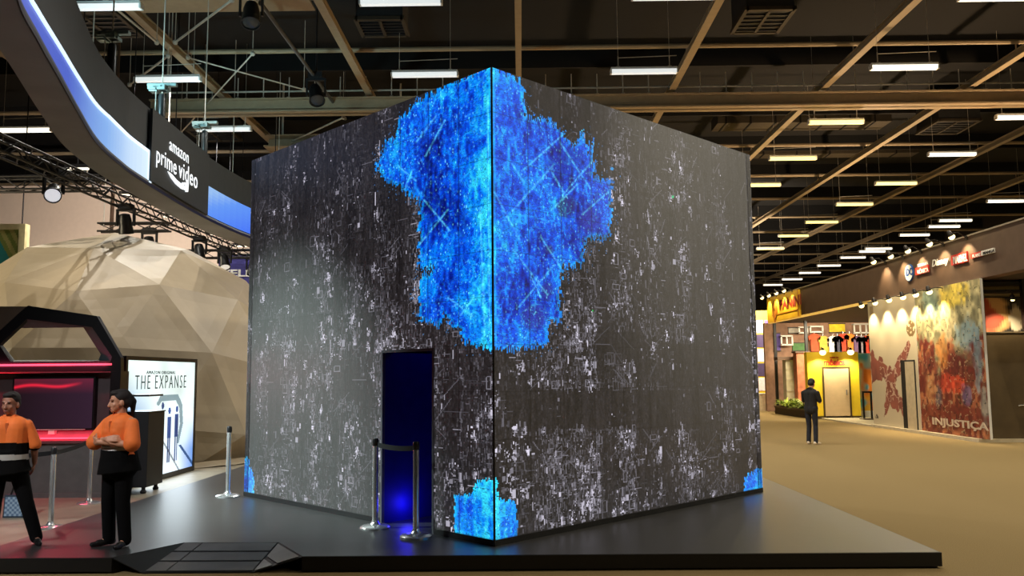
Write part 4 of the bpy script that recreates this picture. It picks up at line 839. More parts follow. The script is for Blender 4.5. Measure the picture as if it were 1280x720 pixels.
# yellow name sign at the far end of the fascia
t_ = thing('shop_sign', (XW - .1, 38, ZF0), 'yellow shop sign with dark red capitals at the far end of the fascia', 'sign'); XS_ = XW - .1
a, b_ = yx(963.5, XS_), yx(1003.5, XS_); yel = mat('sign_yellow', (245, 196, 50), .5, var=.04)
build('board', MB().box((XS_, b_, ZF0 - .02), (XW + .0, a, ZF1 - .03)), yel, t_); build('border', MB().box((XS_ - .02, b_, ZF0 + .27), (XS_, a - .8, ZF0 + .31)).box((XS_ - .02, b_, ZF0 - .02), (XS_, b_ + .1, ZF1 - .03)), mat('sign_orange', (222, 150, 40), .5), t_)
xs('PANINI', 974.5, 1002, 387.5, 375, mat('sign_maroon', (150, 46, 30), .5), t_, .03, XS_ - .012, .01)
b = MB(); c_ = atx(968.5, 387, XS_ - .01); b.lathe([(.30, 0), (.36, 0), (.36, .02), (.30, .02)], n=20); b.v = [(c_.x - v[2], c_.y + v[0], c_.z + v[1] * 1.2) for v in b.v]; b.box((c_.x - .03, c_.y - .08, c_.z - .9 + .3), (c_.x, c_.y + .1, c_.z + .2)); b.box((c_.x - .03, c_.y - .25, c_.z - .05), (c_.x, c_.y + .2, c_.z + .05)); build('emblem', b, mat('emblem_gold', (190, 120, 40), .5), t_)
for i, px in enumerate((967, 976, 986, 996)): armlight((XS_, yx(px, XS_), ZF1 - .02), 'lit lamp on top of the yellow shop sign, %s from the far end' % ordn[i], 'lamps over the shop sign', (.5, 0, -.9), .4, 110, up=.08)
# shop columns
for px, y, lb in ((971, 40.6, 'thin black post under the yellow shop sign'), (1010, 39.5, 'thin black post left of the yellow kiosk')):
    x = aty(px, 480, y).x; t_ = thing('canopy_post', (x, y, 0), lb, 'post'); build('shaft', MB().box((x - .06, y - .06, .05), (x + .06, y + .06, ZF0)), BLACK, t_); build('foot_plate', MB().box((x - .12, y - .12, 0.0), (x + .12, y + .12, .06)), DARK, t_)
# yellow kiosk
KY = 34.0; xa, xb = aty(1011, 500, KY).x, aty(1075.5, 500, KY).x; kz = aty(1040, 440, KY).z
t_ = thing('kiosk', ((xa + xb) / 2, KY, .05), 'bright yellow kiosk with a beige door and red lettering above it', 'kiosk')
ky = mat('kiosk_yellow', (250, 214, 50), .5, var=.04)
build('body', MB().box((xa, KY, .05), (xb, KY + .35, kz)), ky, t_)
d0_, d1_ = aty(1031, 500, KY).x, aty(1062, 500, KY).x; dz = aty(1045, 460.5, KY).z
build('door_frame', MB().box((d0_ - .07, KY - .03, .05), (d0_, KY + .0, dz + .07)).box((d1_, KY - .03, .05), (d1_ + .07, KY, dz + .07)).box((d0_, KY - .03, dz), (d1_, KY, dz + .07)), mat('frame_dark', (72, 54, 26), .5), t_)
dr = build('door', MB().box((d0_, KY - .02, .06), (d1_, KY, dz)), mat('door_beige', (206, 178, 140), .5, var=.04), t_); build('door_handle', MB().box((d1_ - .14, KY - .06, .95), (d1_ - .1, KY - .02, 1.15)), CHROME, dr)
build('base_line', MB().box((xa, KY - .02, .05), (xb, KY, .12)), MATS['frame_dark'], t_)
def yt(s, x0, x1, yb_, yt_, Yp, mt, parent, bold=.02): 
    a = aty(x0, yb_, Yp); b_ = aty(x1, yb_, Yp); c_ = aty(x0, yt_, Yp); return build('lettering', text_mb(s, a, X, Z, b_.x - a.x, c_.z - a.z, .02, bold), mt, parent)
yt('mônica', 1030, 1056.5, 457, 449, KY - .005, rd, t_, .03); yt('TURMA DA', 1037, 1048, 448, 446, KY - .005, rd, t_)
for i, px in enumerate((1024, 1058.5)):
    x = aty(px, 443, KY).x; z = kz + .02; t2 = thing('arm_spotlight', (x, KY, z), 'glowing lamp on the kiosk top, ' + ('left one' if i == 0 else 'right one'), 'spotlight', 'lamps on the yellow kiosk'); build('arm', MB().rod([(x, KY, z - .04), (x, KY - .25, z + .16), (x, KY - .4, z + .12)], .014), arm_m, t2); build('lamp_head', MB().lathe([(.09, -.08), (.05, .05), (.02, .08)], (x, KY - .4, z + .06), 12), arm_m, t2); build('bulb', MB().ell((x, KY - .4, z - .05), (.13, .13, .11), n=12, m_=8), bulb, t2); light('bulb_glow', 'SPOT', (x, KY - .4, z - .2), 140, (1, .88, .55), (x, KY + .2, 0), t2, .05, 130, .7)
# blue and orange panel right of the kiosk
h, w = 60, 30; ii, jj = np.mgrid[0:h, 0:w]; u = jj / w; v = ii / h; nb = noise2(h, w, 8, 7, 33); img = mix((90, 190, 220), (235, 236, 220), np.clip(nb * 1.6 - .4 + u * .5 - .2, 0, 1)); k = np.clip((.62 - v + (nb - .5)) * 5, 0, 1) * np.clip((u - .35 + (nb - .5) * .6) * 5, 0, 1); img = img * (1 - k[..., None]) + np.array(L3((228, 130, 44))) * k[..., None]; k = (np.clip((.3 - v) * 8, 0, 1) * np.clip((nb - .45) * 6, 0, 1))[..., None]; img = img * (1 - k) + np.array(L3((236, 190, 60))) * k
xa2, xb2 = xb + .02, xb + 1.0; t_ = thing('print_panel', (xa2, KY + .5, .05), 'sky blue and orange print panel between the kiosk and the cream mural', 'panel'); pix_panel('print', (xa2, KY + .48, .3), X, Z, xb2 - xa2, 2.3, paint(img), mur, t_); build('board', MB().box((xa2, KY + .49, .05), (xb2, KY + .55, 2.62)), WHITE, t_)
x = aty(1079, 500, 32.6).x; t_ = thing('display_rail', (x, 32.6, .05), 'low black open-frame barrier in front of the sky blue panel', 'barrier'); b = MB()
for k in range(3): b.box((x + k * .3 - .03, 32.57, .09), (x + k * .3 + .03, 32.63, 1.12))
b.box((x, 32.57, 1.06), (x + 1.2, 32.63, 1.12)).box((x + .57, 32.57, .13), (x + 1.2, 32.63, .19)); build('rails', b, BLACK, t_); build('floor_plate', MB().box((x - .1, 32.4, .05), (x + 1.3, 32.8, .09)), brown, t_)
# shop interior beyond the canopy
SYB = 41.2; struct('wall_shop', MB().box((11.9, SYB, 0), (20, SYB + .2, 4.27)), mat('shop_wall', (150, 116, 96), .8, scale=4, var=.2), 'brick-toned back wall of the shop under the canopy')
def wp(nm, x0, y0, x1, y1, c, lb, cat, yy=SYB - .06, em=0, fr=None):
    a, b_ = aty(x0, y1, yy), aty(x1, y0, yy); t_ = thing(nm, ((a.x + b_.x) / 2, yy, a.z), lb, cat)
    build('panel', MB().box((a.x, yy, a.z), (b_.x, yy + .05, b_.z)), mat('panel_%d_%d_%d' % c, c, .6, var=.25, scale=5), t_)
    build('edge', MB().box((a.x - .03, yy - .01, b_.z), (b_.x + .03, yy + .05, b_.z + .05)).box((a.x - .03, yy - .01, a.z - .05), (b_.x + .03, yy + .05, a.z)), mat('edge_%d' % (fr or (60, 50, 44))[0], fr or (60, 50, 44), .6), t_); return t_
wp('wall_poster', 1037, 405, 1056, 415, (248, 210, 40), 'yellow poster high on the shop back wall', 'poster'); wp('wall_poster', 1033, 433, 1046, 440, (250, 220, 50), 'small yellow notice just above the kiosk roof', 'poster', 41.05)
wp('wall_poster', 968, 417, 975, 438, (96, 76, 170), 'violet poster beside the thin black post', 'poster'); wp('wall_shelf_unit', 991, 429, 1009, 438, (70, 120, 60), 'green shelf unit on the shop back wall', 'shelf'); wp('wall_shelf_unit', 986, 410, 999, 416, (180, 176, 168), 'grey shelf unit high on the shop back wall', 'shelf')
def wire(x0, y0, x1, y1, n_, lb, yy=SYB - .3):
    a, b_ = aty(x0, y1, yy), aty(x1, y0, yy); t_ = thing('wire_frame', (a.x, yy, a.z), lb, 'frame', 'white frames in the shop'); b = MB(); r = .035
    for z in (a.z, b_.z): b.box((a.x - r, yy - r, z - r), (b_.x + r, yy + r, z + r))
    build('bars', b, WHITE, t_)
    for k in range(n_ + 1): x = a.x + (b_.x - a.x) * k / n_; build('upright', MB().box((x - r, yy - r, a.z), (x + r, yy + r, b_.z)), WHITE, t_)
    build('wall_bracket', MB().box((a.x, yy, b_.z - .03), (a.x + .06, SYB, b_.z + .03)).box((b_.x - .06, yy, b_.z - .03), (b_.x, SYB, b_.z + .03)), WHITE, t_)
wire(999, 409, 1009, 416, 1, 'small white frame left of the post high on the shop wall'); wire(1013, 408, 1028, 415, 1, 'wide white frame right of the post high on the shop wall'); wire(1068, 405, 1090, 416, 3, 'long white frame of three bays at the shop wall top right'); wire(977, 420, 990, 431, 2, 'white frame beside the violet poster')
cols = [((196, 84, 50), 'orange-red'), ((206, 172, 70), 'gold'), ((228, 226, 220), 'white'), ((64, 66, 84), 'slate'), ((198, 70, 44), 'red'), ((226, 130, 50), 'orange'), ((112, 84, 120), 'purple'), ((150, 140, 150), 'grey'), ((204, 62, 40), 'scarlet'), ((232, 160, 60), 'amber')]
for (c, nm), px in zip(cols, (1018, 1029, 1041, 1047, 1054, 1062, 1071, 1077, 1083, 1090)):
    yy = SYB - .35; a = aty(px, 417 + (3 if px % 2 else 0), yy); t_ = thing('hanging_shirt', a, '%s shirt on a hanger on the shop back wall' % nm, 'shirt', 'shirts hanging on the shop wall'); w_ = .2; x, z = a.x, a.z
    b = MB(); b.prism([(x - .1, yy, z), (x + .1, yy, z), (x + .3, yy, z - .14), (x + .26, yy, z - .34), (x + .18, yy, z - .26), (x + .19, yy, z - .86), (x - .19, yy, z - .86), (x - .18, yy, z - .26), (x - .26, yy, z - .34), (x - .3, yy, z - .14)], (0, .07, 0)); build('cloth', b, mat('shirt_' + nm.replace('-', '_'), c, .8, var=.2), t_); build('hanger', MB().rod([(x, yy + .03, z), (x, yy + .03, z + .1), (x, SYB, z + .12)], .012), CHROME, t_)
yy = 39.6; a, b_ = aty(984, 500, yy), aty(999, 450, yy); t_ = thing('display_case', ((a.x + b_.x) / 2, yy, 0), 'pale glass-fronted display case behind the plants', 'cabinet'); build('carcass', MB().box((a.x, yy, 0), (b_.x, yy + .5, b_.z)), mat('case_pale', (206, 200, 176), .5), t_); b = MB()
for k in range(4): b.box((a.x, yy - .04, .5 + k * .5), (b_.x, yy, .54 + k * .5))
build('shelf_edges', b, GALV, t_); b = MB(); b.box((a.x - .4, yy - .1, b_.z), (b_.x + .3, yy + .5, b_.z + .15)); build('top_board', b, brown, t_)
yy = 39.0; a, b_ = aty(998, 500, yy), aty(1011, 441, yy); t_ = thing('print_column', ((a.x + b_.x) / 2, yy, 0), 'orange-brown printed column between the display case and the kiosk', 'column'); build('shaft', MB().box((a.x, yy, .05), (b_.x, yy + .5, b_.z)), mat('column_rust', (176, 104, 72), .7, var=.35, scale=4), t_); build('cap', MB().box((a.x - .05, yy - .05, b_.z), (b_.x + .05, yy + .55, b_.z + .06)), brown, t_)
light('shop_glow', 'AREA', (14.5, 38.0, 4.2), 1100, (1, .84, .58), (14.5, 38.6, 0), None, 3.5, sy=2.5)
# planter and plants
g0, g1_ = atz(969, 517, 0), atz(1004, 526, 0); g1_.y = 34.75; t_ = thing('planter', ((g0.x + g1_.x) / 2, (g0.y + g1_.y) / 2, 0), 'long low dark wooden planter box beside the walkway', 'planter'); px0 = g0.x - .0
build('trough', MB().box((px0, g1_.y, 0), (px0 + .75, g0.y, .3)), mat('planter_wood', (78, 60, 40), .7), t_); build('rim', MB().box((px0 - .03, g1_.y - .03, .28), (px0 + .05, g0.y + .03, .36)).box((px0 + .7, g1_.y - .03, .28), (px0 + .78, g0.y + .03, .36)).box((px0 + .05, g1_.y - .03, .28), (px0 + .7, g1_.y + .05, .36)).box((px0 + .05, g0.y - .05, .28), (px0 + .7, g0.y + .03, .36)), mat('planter_rim', (96, 76, 52), .6), t_)
build('soil', MB().box((px0 + .05, g1_.y + .05, .28), (px0 + .7, g0.y - .05, .31)), mat('soil', (48, 38, 28), .95), t_)
lf = [mat('leaf_light', (150, 168, 52), .5), mat('leaf_mid', (104, 128, 40), .5)]; nP = 7
for k in range(nP):
    y = g1_.y + .4 + (g0.y - g1_.y - .8) * k / (nP - 1); x = px0 + .375; rr = random.Random(50 + k); b = MB()
    for j in range(46):
        az = rr.uniform(0, 6.283); Ln = rr.uniform(.45, .8); el = rr.uniform(.5, 1.25); w_ = rr.uniform(.03, .055); s0 = Vector((math.cos(az), math.sin(az), 0)); side = Vector((-s0.y, s0.x, 0)); base = Vector((x, y, .3)) + s0 * .06; pts = []
        for q_ in range(5): f = q_ / 4; e_ = el - f * f * 1.1; pts.append((pts[-1][0] + (s0 * math.cos(e_) + Z * math.sin(e_)) * Ln / 4 if pts else base, w_ * (math.sin(math.pi * min(.98, f * .85 + .12)) + .05)))
        vs = [v for p_, ww_ in pts for v in (p_ + side * ww_, p_ - side * ww_)]; b.add(vs, [(2 * q_, 2 * q_ + 1, 2 * q_ + 3, 2 * q_ + 2) for q_ in range(4)], rr.choice((0, 0, 1)))
    t_ = thing('leafy_plant', (x, y, .3), 'yellow-green strap-leaved plant in the planter, %s from the near end' % ordn[k], 'plant', 'plants in the planter'); build('foliage', b, lf, t_); build('stem', MB().tube((x, y, .29), (x, y, .42), .05, .03, 8), mat('stem_green', (84, 96, 44), .7), t_)
# far shop totem and counter seen past the cube's right edge
yy = 46.0; t_ = thing('banner_totem', (13.3, yy, 0), 'tall yellow totem with violet and white posters past the cube edge', 'totem'); a, b_ = aty(946, 516, yy), aty(967, 388, yy)
build('totem_body', MB().box((a.x - .8, yy, 0), (b_.x, yy + .5, b_.z)), ky, t_)
rr = random.Random(9)
for k in range(5):
    for c_ in range(2):
        zc = .9 + k * .78; x0 = a.x + .15 + c_ * .45; build('poster', MB().box((x0, yy - .03, zc), (x0 + .38, yy, zc + .7)), mat(*[('poster_violet', (120, 92, 170), .6), ('poster_white', (236, 226, 226), .6), ('poster_pink', (206, 170, 190), .6), ('poster_dark', (70, 56, 90), .6)][(k * 2 + c_ * 3 + 1) % 4]), t_)
yy = 42.5; a, b_ = aty(950, 513, yy), aty(964, 493, yy); t_ = thing('shop_counter', (12.5, yy, 0), 'small white counter standing at the foot of the yellow totem', 'counter'); build('body', MB().box((a.x - .6, yy, 0), (b_.x, yy + .6, b_.z)), mat('counter_white', (232, 222, 196), .5), t_); build('counter_top', MB().box((a.x - .63, yy - .03, b_.z), (b_.x + .03, yy + .63, b_.z + .05)), WHITE, t_)
light('shop_glow', 'AREA', (13.3, 43.6, 5.6), 420, (1, .86, .7), (13.3, 46, 2), None, 1.2)
# far booths and beams of light beyond
struct('wall_far', MB().box((2, 70, 0), (30, 71, 5.2)), mat('far_booth', (120, 104, 84), .8, var=.3, scale=1), 'row of far booths at the end of the hall')
# ================================================================== PEOPLE
def fuse(name, mb, mats, voxel, smooth_n, parent, paint_fn=None, label=None, sm=.6):
    me = bpy.data.meshes.new(name); me.from_pydata(mb.v, [], mb.f); bm = bmesh.new(); bm.from_mesh(me); bmesh.ops.recalc_face_normals(bm, faces=bm.faces); bm.to_mesh(me); bm.free()
    o = bpy.data.objects.new('tmp', me); COL.objects.link(o)
    r = o.modifiers.new('r', 'REMESH'); r.mode = 'VOXEL'; r.voxel_size = voxel; r.adaptivity = 0
    if smooth_n: s = o.modifiers.new('s', 'SMOOTH'); s.factor = sm; s.iterations = smooth_n
    dg = bpy.context.evaluated_depsgraph_get(); dg.update(); m2 = bpy.data.meshes.new_from_object(o.evaluated_get(dg)); bpy.data.objects.remove(o); m2.name = name
    m2.materials.clear()
    for mm in mats: m2.materials.append(mm)
    n = len(m2.polygons); m2.polygons.foreach_set('use_smooth', [True] * n)
    if paint_fn:
        c = np.zeros(n * 3); m2.polygons.foreach_get('center', c); m2.polygons.foreach_set('material_index', paint_fn(c.reshape(-1, 3)).astype(np.int32))
    else: m2.polygons.foreach_set('material_index', [0] * n)
    m2.update(); o = bpy.data.objects.new(name, m2); COL.objects.link(o); o.parent = parent
    if label: o['label'] = label
    return o
def person(loc, rz, H, label, J, look, cloth):
    """figure facing local -Y, its left side at +X; J holds the joints for a 1.6 m body"""
    root = thing('person', loc, label, 'person', None, rz); s = H / 1.6; V = lambda p: Vector(p) * s
    g = {k: Vector(v) for k, v in J.items()}
    Hq = Matrix.Rotation(look[0], 3, 'Z') @ Matrix.Rotation(look[1], 3, 'X'); nk = g['neck']
    hd = lambda p: V(nk + Hq @ Vector(p))                      # head-local: origin at the top of the neck
    skin, hairm = cloth['skin'], cloth['hair']
    # ---- body
    b = MB(); K_ = lambda p, q, r, r2=None: b.cap(V(p), V(q), r * s, (r if r2 is None else r2) * s)
    Hm = Matrix.Rotation(look[0], 3, 'Z') @ Matrix.Rotation(look[1], 3, 'X')
    b.ell(hd((0, .012, .135)), (.074 * s, .092 * s, .088 * s), n=20, m_=14, M=Hm)
    b.ell(hd((0, -.022, .075)), (.060 * s, .066 * s, .082 * s), n=20, m_=14, M=Hm)
    b.ell(hd((0, -.062, .015)), (.026 * s, .024 * s, .022 * s), M=Hm)
    b.cap(hd((0, -.086, .108)), hd((0, -.103, .066)), .0095 * s, .014 * s); b.ell(hd((0, -.098, .064)), (.019 * s, .012 * s, .011 * s), M=Hm)
    for sx in (-1, 1):
        b.ell(hd((sx * .074, .012, .085)), (.012 * s, .022 * s, .033 * s), M=Hm); b.ell(hd((sx * .034, -.055, .072)), (.024 * s, .022 * s, .022 * s), M=Hm); b.ell(hd((sx * .03, -.078, .125)), (.024 * s, .012 * s, .009 * s), M=Hm)
    b.ell(hd((0, -.086, .034)), (.024 * s, .011 * s, .007 * s), M=Hm); b.ell(hd((0, -.084, .024)), (.02 * s, .011 * s, .007 * s), M=Hm)
    b.cap(hd((0, .012, .06)), V(nk - Vector((0, -.02, .05))), .05 * s, .054 * s); K_(nk - Vector((0, -.02, .03)), g['chest'] + Vector((0, .01, .05)), .054, .075)
    wC, wW, wH = cloth.get('w', (.125, .115, .13))
    for sx in (-1, 1):
        K_(g['chest'] + Vector((sx * .055, 0, 0)), g['waist'] + Vector((sx * .045, 0, 0)), .095, .085); K_(g['waist'] + Vector((sx * .045, 0, 0)), g['pelvis'] + Vector((sx * .055, 0, 0)), .085, .1)
    for sd_, sx in (('l', 1), ('r', -1)):
        sh, el, wr, hp, kn, an = (g[k + sd_] for k in ('sh', 'el', 'wr', 'hp', 'kn', 'an'))
        K_(g['chest'] + Vector((sx * .05, 0, .07)), sh, .06, .052); K_(sh, el, .046, .036); K_(el, el.lerp(wr, .35), .036, .036); K_(el.lerp(wr, .35), wr, .036, .024)
        K_(hp, kn, .074, .05); K_(kn, kn.lerp(an, .35), .05, .05); K_(kn.lerp(an, .35), an, .05, .034); K_(an, an + Vector((0, 0, -.035)) + g['toe' + sd_].normalized() * .05, .034, .026)
        # hand: palm, four fingers with two bends, thumb from the side of the palm
        d = g['hd' + sd_].normalized(); n_ = g['hn' + sd_]; n_ = (n_ - d * n_.dot(d)).normalized(); side = d.cross(n_) * (1 if g.get('hflip' + sd_) is None else -1)
        for k in range(4): o_ = (k - 1.5) * .019; K_(wr + d * .012 + side * o_ * .6, wr + d * .085 + side * o_, .0125, .0105)
        for k, Ln in enumerate((.066, .076, .071, .056)):
            p_ = wr + d * .085 + side * (k - 1.5) * .02; dirv = d.copy()
            for q_, (f, bend) in enumerate(((.45, .35), (.32, .55), (.23, .45))):
                dirv = (dirv * math.cos(bend) + n_ * math.sin(bend)).normalized() if q_ else (d * math.cos(.25) + n_ * math.sin(.25)).normalized(); p2_ = p_ + dirv * Ln * f; K_(p_, p2_, .0088 - q_ * .0006, .0082 - q_ * .0006); p_ = p2_
        p_ = wr + d * .03 - side * .026; t1 = (d * .6 - side * .6 + n_ * .35).normalized(); K_(p_, p_ + t1 * .035, .0125, .011); t2_ = (d * .85 - side * .15 + n_ * .45).normalized(); K_(p_ + t1 * .035, p_ + t1 * .035 + t2_ * .045, .0105, .009)
    eyes = [np.array(hd((sx * .029, -.086, .106))) for sx in (-1, 1)]; lip = np.array(hd((0, -.095, .029))); brow = [np.array(hd((sx * .031, -.088, .126))) for sx in (-1, 1)]
    Ri = np.array(Hm)
    def pf(c):
        mi = np.zeros(len(c), int)
        for e_ in eyes: q_ = (c - e_) @ Ri; mi[(q_[:, 0] / (.014 * s)) ** 2 + (q_[:, 2] / (.0065 * s)) ** 2 + (q_[:, 1] / (.03 * s)) ** 2 < 1] = 1
        for e_ in brow: q_ = (c - e_) @ Ri; mi[(q_[:, 0] / (.02 * s)) ** 2 + (q_[:, 2] / (.0055 * s)) ** 2 + (q_[:, 1] / (.03 * s)) ** 2 < 1] = 1
        q_ = (c - lip) @ Ri; mi[(q_[:, 0] / (.022 * s)) ** 2 + (q_[:, 2] / (.011 * s)) ** 2 + (q_[:, 1] / (.025 * s)) ** 2 < 1] = 2
        return mi
    fuse('body', b, [skin, mat('eye_dark', (30, 22, 20), .3), cloth['lip']], .0062 * s, 3, root, pf)
    # ---- hair
    b = MB(); b.ell(hd((0, .026, .15)), (.083 * s, .096 * s, .086 * s), n=24, m_=16, M=Hm); b.ell(hd((0, .055, .10)), (.076 * s, .066 * s, .08 * s), n=20, m_=14, M=Hm); b.ell(hd((0, -.03, .195)), (.062 * s, .056 * s, .032 * s), n=20, m_=10, M=Hm)
    for p_, q2_, r_, r2_ in cloth.get('tail', []): b.cap(hd(p_), hd(q2_), r_ * s, r2_ * s)
    fuse('hair', b, [hairm], .008 * s, 3, root)
    # ---- shirt
    b = MB(); C_ = lambda p, q, r, r2=None: b.cap(V(p), V(q), r * s, (r if r2 is None else r2) * s, 16)
    for sx in (-1, 1):
        C_(g['chest'] + Vector((sx * .06, 0, .02)), g['waist'] + Vector((sx * .05, 0, 0)), wC - .015, wW - .01); C_(g['waist'] + Vector((sx * .05, 0, 0)), g['pelvis'] + Vector((sx * .05, .005, cloth['hem'])), wW - .01, wH - .01)
        if cloth.get('bust'): b.ell(V(g['chest'] + Vector((sx * .06, -.085, -.03))), (.062 * s, .055 * s, .065 * s))
    for sd_, sx in (('l', 1), ('r', -1)):
        sh, el, wr = g['sh' + sd_], g['el' + sd_], g['wr' + sd_]
        C_(g['chest'] + Vector((sx * .05, .005, .06)), sh - Vector((0, 0, .012)), .075, .06); C_(Vector((sx * .03, nk.y * .6 + .012, 1.325)), sh - Vector((sx * .01, 0, .008)), .045, .056); e2 = sh.lerp(el, cloth['sleeve']) if cloth['sleeve'] <= 1 else el; C_(sh - Vector((0, 0, .012)), e2, .062, cloth.get('cuff', .056))
        if cloth['sleeve'] > 1: C_(el, el.lerp(wr, cloth['sleeve'] - 1), .052, .045)
    C_(g['chest'] + Vector((0, .016, .04)), Vector((0, nk.y * .6 + .02, 1.32)), .09, .066)
    b.tube(V(g['chest'] + Vector((0, .015, .1))), V(nk - Vector((0, -.018, .028))), .095 * s, .068 * s, 20)
    if cloth.get('skirt'):
        p_ = g['pelvis']; b.tube(V(p_ + Vector((0, .0, .12))), V(p_ + Vector((0, .01, -.03))), .165 * s, .195 * s, 28); b.tube(V(p_ + Vector((0, .01, -.03))), V(p_ + Vector((.01, .01, -.135))), .195 * s, .215 * s, 28)
    so = fuse('shirt', b, cloth['shirt'], .0085 * s, 4, root, (lambda c: cloth['bands'](c / s)) if cloth.get('bands') else None)
    if cloth.get('collar'):
        b = MB()
        for sx in (-1, 1): b.prism([V(nk + Vector((sx * .008, -.062, -.075))), V(nk + Vector((sx * .05, -.058, -.085))), V(nk + Vector((sx * .066, -.01, -.03))), V(nk + Vector((sx * .05, -.03, -.012)))], V((0, -.008, .006)))
        o_ = build('collar', b, cloth['shirt'][0]); o_.parent = root
        o_ = build('button_placket', MB().box(V(g['chest'] + Vector((-.012, -.118, -.03))), V(g['chest'] + Vector((.012, -.098, .08)))), mat('placket', (206, 94, 36), .7)); o_.parent = root
    # ---- trousers, shoes
    b = MB(); P2 = lambda p, q, r, r2=None: b.cap(V(p), V(q), r * s, (r if r2 is None else r2) * s, 16)
    P2(g['hpl'] + Vector((-.02, 0, .05)), g['hpr'] + Vector((.02, 0, .05)), .11); tr = cloth['trouser']
    for sd_ in 'lr': P2(g['hp' + sd_], g['kn' + sd_], .088 * tr, .064 * tr); P2(g['kn' + sd_], g['an' + sd_] + Vector((0, .004, -.015)), .064 * tr, .056 * tr)
    b2 = fuse('trousers', b, [cloth['pants']], .009 * s, 3, root)
    for sd_ in 'lr':
        an = g['an' + sd_]; toe = g['toe' + sd_].normalized(); b = MB(); z = Vector((an.x, an.y, 0)); zz = g.get('lift' + sd_, Vector((0, 0, 0))).z
        z.z = zz; b.cap(V(z + Vector((0, 0, .045)) - toe * .035), V(z + Vector((0, 0, .036)) + toe * .10), .038 * s, .032 * s); b.cap(V(z + Vector((0, 0, .028)) + toe * .08), V(z + Vector((0, 0, .026)) + toe * .155), .035 * s, .026 * s); b.cap(V(z + Vector((0, 0, .05))), V(an + Vector((0, 0, .02))), .042 * s, .042 * s)
        b.v = [(v[0], v[1], max(v[2], zz * s + .001)) for v in b.v]; fuse('shoe', b, [cloth['shoe']], .007 * s, 2, root)
    return root
SK = mat('skin_brown', (206, 146, 114), .55, var=.06); SK2 = mat('skin_deep', (166, 112, 88), .55, var=.06); LIP = mat('lip', (136, 70, 64), .5); HR = mat('hair_dark', (30, 22, 20), .75, var=.3, scale=40)
ORG = mat('uniform_orange', (250, 122, 48), .75, var=.08, scale=10); BLK = mat('uniform_black', (11, 10, 10), .95, spec=.15); REF = mat('reflective_tape', (176, 172, 166), .35); PNT = mat('trouser_black', (11, 10, 11), .95, spec=.15); SHO = mat('shoe_black', (22, 20, 20), .3)
base = dict(neck=(0, 0, 1.375), chest=(0, 0, 1.2), waist=(0, .005, 1.02), pelvis=(0, .01, .88), shl=(.162, .01, 1.262), shr=(-.162, .01, 1.262), hpl=(.085, .01, .82), hpr=(-.085, .01, .82), toel=(.25, -1, 0), toer=(-.25, -1, 0))
def uni(lo, hi, t0, t1):
    def f(c):
        z = c[:, 2]; mi = np.zeros(len(c), int); arm = ((abs(c[:, 0]) > .2) & (z > max(t1, 1.0))) | ((abs(c[:, 0]) > .185) & (z > .935) & (t1 > 1.0)); zz = z + .04 * c[:, 0]
        mi[(zz < lo) & ~arm] = 1; mi[(zz < t1) & (zz > t0) & ~arm] = 2; return mi
    return f
W2 = dict(base); W2.update(shl=(.18, .01, 1.262), shr=(-.18, .01, 1.262), ell=(.275, -.07, 1.045), elr=(-.265, -.075, 1.05), wrl=(-.035, -.215, 1.075), wrr=(.05, -.20, 1.105), hdl=(-1, .25, .18), hnl=(0, .9, .35), hdr=(1, .3, .1), hnr=(0, .9, -.35), knl=(.1, -.005, .46), knr=(-.1, -.01, .46), anl=(.12, .02, .085), anr=(-.11, .02, .085), toel=(.3, -1, 0), toer=(-.55, -1, 0))
cl = dict(skin=SK, hair=HR, lip=LIP, shirt=[ORG, BLK, REF], pants=PNT, shoe=SHO, sleeve=.97, cuff=.084, hem=-.07, trouser=1.12, bust=True, collar=True, skirt=True, w=(.145, .145, .165), tail=[((0, .1, .15), (.0, .135, .09), .034, .036), ((0, .135, .09), (0, .125, -.06), .034, .016)], bands=uni(1.03, 0, .985, 1.025))
pw = atz(143, 683, PZ); person(pw, math.radians(-24), 1.585, 'woman in orange and black uniform standing with arms crossed, looking left, dark ponytail', W2, (math.radians(-30), math.radians(4)), cl)
W1 = dict(base); W1.update(ell=(.24, .03, 1.04), elr=(-.235, .03, 1.04), wrl=(.235, .09, .84), wrr=(-.24, -.05, .83), hdl=(-.2, .35, -1), hnl=(-1, 0, 0), hdr=(.1, -.15, -1), hnr=(1, 0, 0), hpl=(.09, .01, .82), knl=(.19, -.0, .46), anl=(.30, .02, .085), knr=(-.1, -.02, .46), anr=(-.12, 0, .085), toel=(.45, -1, 0), toer=(-.1, -1, 0))
cl1 = dict(cl); cl1.update(skin=SK2, cuff=.068, bust=False, sleeve=1.0, tail=[((0, .1, .12), (0, .12, .09), .035, .03)], bands=uni(1.075, 0, .90, .955)); pw = atz(4, 683, PZ)
person(pw, math.radians(18), 1.57, 'woman in orange and black uniform with grey stripe at the left edge, arms down', W1, (math.radians(-16), math.radians(3)), cl1)
MN = dict(base); MN.update(shl=(.175, .01, 1.25), shr=(-.175, .01, 1.25), ell=(.215, -.06, 1.02), elr=(-.215, -.03, 1.02), wrl=(.06, -.25, 1.13), wrr=(-.07, -.24, 1.06), hdl=(-.4, -.7, .5), hnl=(-.5, .6, .3), hdr=(.5, -.7, .3), hnr=(.5, .5, .3), knl=(.085, -.02, .45), knr=(-.085, -.02, .45), anl=(.09, .02, .08), anr=(-.1, .03, .08), neck=(0, -.035, 1.365), toel=(.2, -1, 0), toer=(-.2, -1, 0))
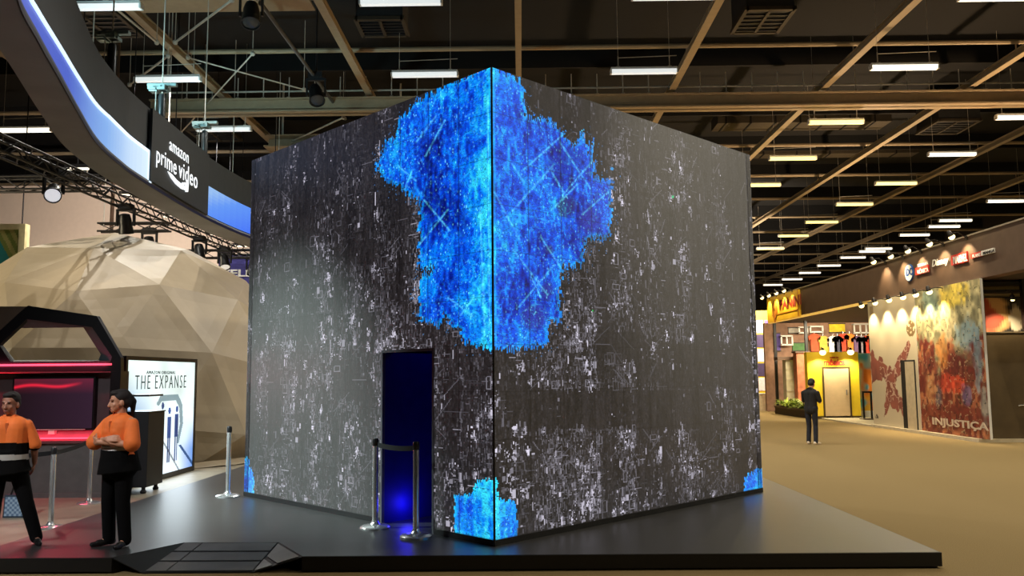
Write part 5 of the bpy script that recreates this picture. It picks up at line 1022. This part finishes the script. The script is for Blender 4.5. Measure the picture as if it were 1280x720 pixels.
clm = dict(skin=SK, hair=mat('hair_black', (26, 20, 18), .6, var=.3, scale=40), lip=LIP, shirt=[mat('black_tee', (30, 27, 26), .8)], pants=mat('dark_jeans', (36, 38, 48), .85, var=.25, scale=14), shoe=mat('white_sneaker', (240, 226, 205), .6), sleeve=.85, hem=-.06, trouser=.92, w=(.122, .112, .122))
pm = atz(1016, 555.5, 0); man = person(pm, math.radians(134), 1.71, 'man in black shirt, dark jeans and white shoes seen from behind, head bowed over phone', MN, (math.radians(8), math.radians(28)), clm)
s_ = 1.71 / 1.6; q_ = Matrix.Rotation(math.radians(134), 3, 'Z'); pp = pm + q_ @ (Vector((-.005, -.325, 1.19)) * s_); t_ = thing('phone', pp, 'dark phone in the hands of the man with white shoes', 'phone', None, math.radians(134))
Rm = Matrix.Translation(pp) @ q_.to_4x4() @ Matrix.Rotation(math.radians(-40), 4, 'X')
build('case', MB().box((-.036, -.005, -.075), (.036, .004, .075), 0, Rm), SHO, t_); build('screen', MB().box((-.033, .004, -.07), (.033, .006, .07), 0, Rm), mat('phone_screen', (90, 100, 120), .2, emit=(150, 170, 200), es=.4), t_)
# checked bag on the floor behind the left woman
p = atz(16, 648, 0); t_ = thing('carry_bag', (p.x, p.y, .008), 'small blue-and-white checked bag on the floor behind the left woman', 'bag'); h, w = 16, 16; ii, jj = np.mgrid[0:h, 0:w]; img = np.where(((ii // 2 + jj // 2) % 2 == 0)[..., None], np.array(L3((150, 176, 196))), np.array(L3((92, 120, 150))))
build('bag_body', MB().prism([(p.x - .14, p.y, .01), (p.x + .2, p.y, .01), (p.x + .1, p.y + .06, .3), (p.x - .16, p.y + .06, .3)], (0, .12, 0)), mat('bag_dark', (44, 60, 76), .6), t_); pix_panel('checked_front', (p.x - .12, p.y - .004, .03), (.3, .0, .0), (-.08, .2, 1), .26, .25, img, attr_mat('print_paint', rough=.6), t_)
build('strap', MB().rod([(p.x - .1, p.y + .1, .3), (p.x - .06, p.y + .1, .42), (p.x + .02, p.y + .1, .42), (p.x + .06, p.y + .1, .3)], .012), BLACK, t_)
